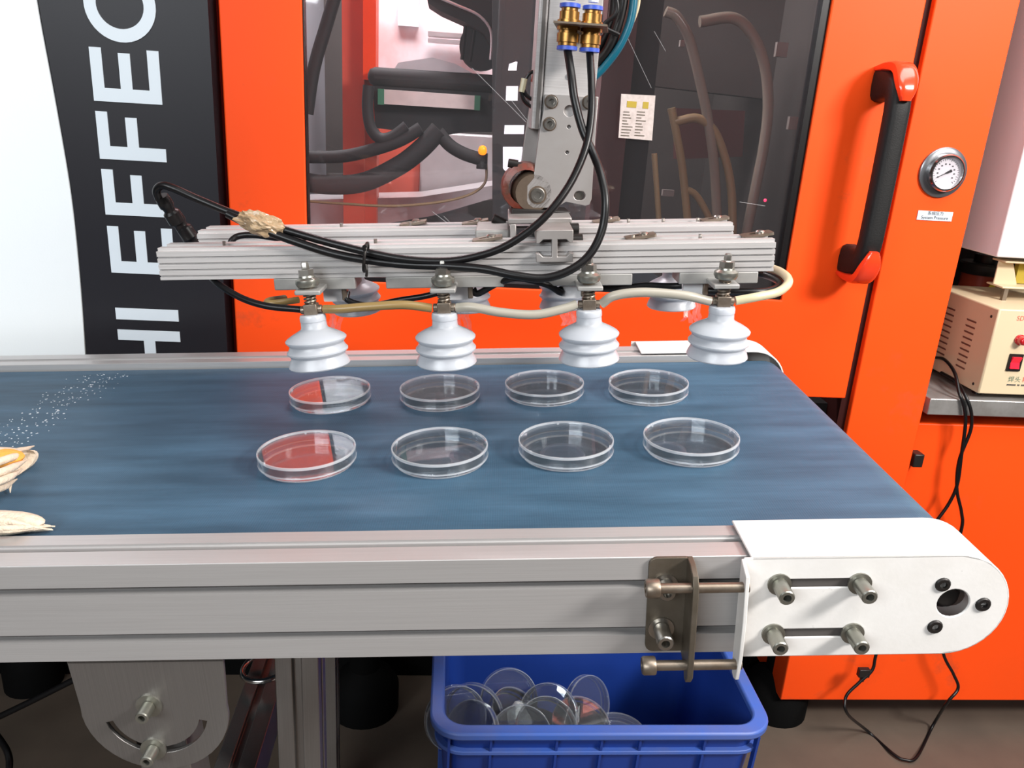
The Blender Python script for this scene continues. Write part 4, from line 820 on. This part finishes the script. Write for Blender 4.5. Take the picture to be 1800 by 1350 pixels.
# canister behind the box
p = my(1722, 500, 1.46); ca = thing('canister', 'dark red canister with a black lid behind the control box', 'canister', T(p[0], p[1], .6718))
zb = .0; MB().lathe([(.036, 0), (.036, p[2]-.6718+.035), (0, p[2]-.6718+.035)], seg=32).build('canister_body', 'canister_red', ca)
MB().lathe([(.041, p[2]-.6718+.022), (.043, p[2]-.6718+.026), (.043, p[2]-.6718+.040), (.04, p[2]-.6718+.043), (.020, p[2]-.6718+.043), (.020, p[2]-.6718+.058), (0, p[2]-.6718+.058)], seg=32).build('lid', 'black_oxide', ca)
hz_ = p[2]-.6718+.004
w = MB(); w.prism([(-.010, hz_-.008), (.010, hz_-.008), (0, hz_+.010)], -.0372, -.035, XZ); w.build('warning_triangle', 'yellow_print', ca)
# ================================================================== cords
def mcord(name, pts, rr, label, m_='black_rubber'):
    P = spline(pts, 10); c = np.mean(P, axis=0); w = MB(); w.tube(P, rr, 10); return tag(w.build(name, m_, origin=tuple(c)), label, 'cord')
tz_ = .6725
mcord('power_cord', [my(1640, 628, 1.30), my(1660, 632, 1.24), my(1678, 655, 1.18), my(1686, 690, 1.150), my(1694, 712, 1.143), my(1697, 745, 1.142), my(1690, 800, 1.142), my(1683, 850, 1.142), my(1668, 885, 1.142), my(1640, 925, 1.14), my(1600, 990, 1.138), my(1560, 1080, 1.136), my(1540, 1150, 1.134), my(1533, 1178, 1.13), my(1510, 1200, 1.125), my(1487, 1225, 1.12), my(1490, 1255, 1.11), mz(1525, 1285, .006), mz(1570, 1325, .005), mz(1592, 1336, .005), mz(1612, 1330, .005), mz(1640, 1275, .008), my(1665, 1235, 1.13), my(1684, 1210, 1.135), my(1676, 1185, 1.138), my(1658, 1148, 1.14), my(1650, 1080, 1.141), my(1668, 1000, 1.142), my(1690, 930, 1.143), my(1690, 900, 1.143), my(1682, 860, 1.143), my(1686, 810, 1.143), my(1705, 760, 1.143), my(1708, 735, 1.143), my(1704, 712, 1.143), my(1694, 690, 1.155), my(1680, 670, 1.19), my(1655, 655, 1.25)], .0027, 'black power cord hanging from the ledge and looping down to the floor')
w = MB(); a, b_ = my(1513, 1172, 1.128), my(1522, 1196, 1.128); w.box(-.010, .010, -.005, .005, -.008, .008); w.cyl((0, 0, -.008), (0, 0, -.018), .004, seg=10)
tag(w.build('cord_clip', 'black_oxide', M=T(*my(1518, 1182, 1.131)), bevel=.001), 'small black clip joining the cords below the conveyor end', 'clip')
mcord('floor_cable', [my(-30, 1262, .9), my(0, 1300, .85), my(14, 1325, .82), my(16, 1352, .8), my(5, 1400, .78)], .004, 'black cable at the bottom left corner')
mcord('floor_cable', [my(-40, 1278, 1.1), my(40, 1240, 1.1), my(110, 1205, 1.1), my(160, 1180, 1.1)], .005, 'black cable slanting up behind the pivot plate')
# shreds of clear film hanging under the brackets
for px, py, lab in ((585, 572, 'shred of clear film hanging beside the first cup'), (812, 570, 'shred of clear film hanging beside the second cup'), (1000, 558, 'shred of clear film hanging beside the third cup'), (1217, 552, 'shred of clear film hanging beside the fourth cup')):
    w = MB(); rnd = random.Random(px); q = cy(px, py, .75); q0 = cy(px, py-24, .752)
    for k in range(4):
        dx = (k-1.5)*.0045; zz = [(q[0]+dx+rnd.uniform(-.003, .003), q[1]+rnd.uniform(-.004, .004), q0[2]-j*(q0[2]-q[2]+.008)/4) for j in range(5)]
        w.add([(a[0]-.0022, a[1], a[2]) for a in zz]+[(a[0]+.0022, a[1]+.001, a[2]) for a in zz], [(j, j+1, j+6, j+5) for j in range(4)])
    tag(w.build('film_shred', 'film', origin=q, M=MC), lab, 'film')
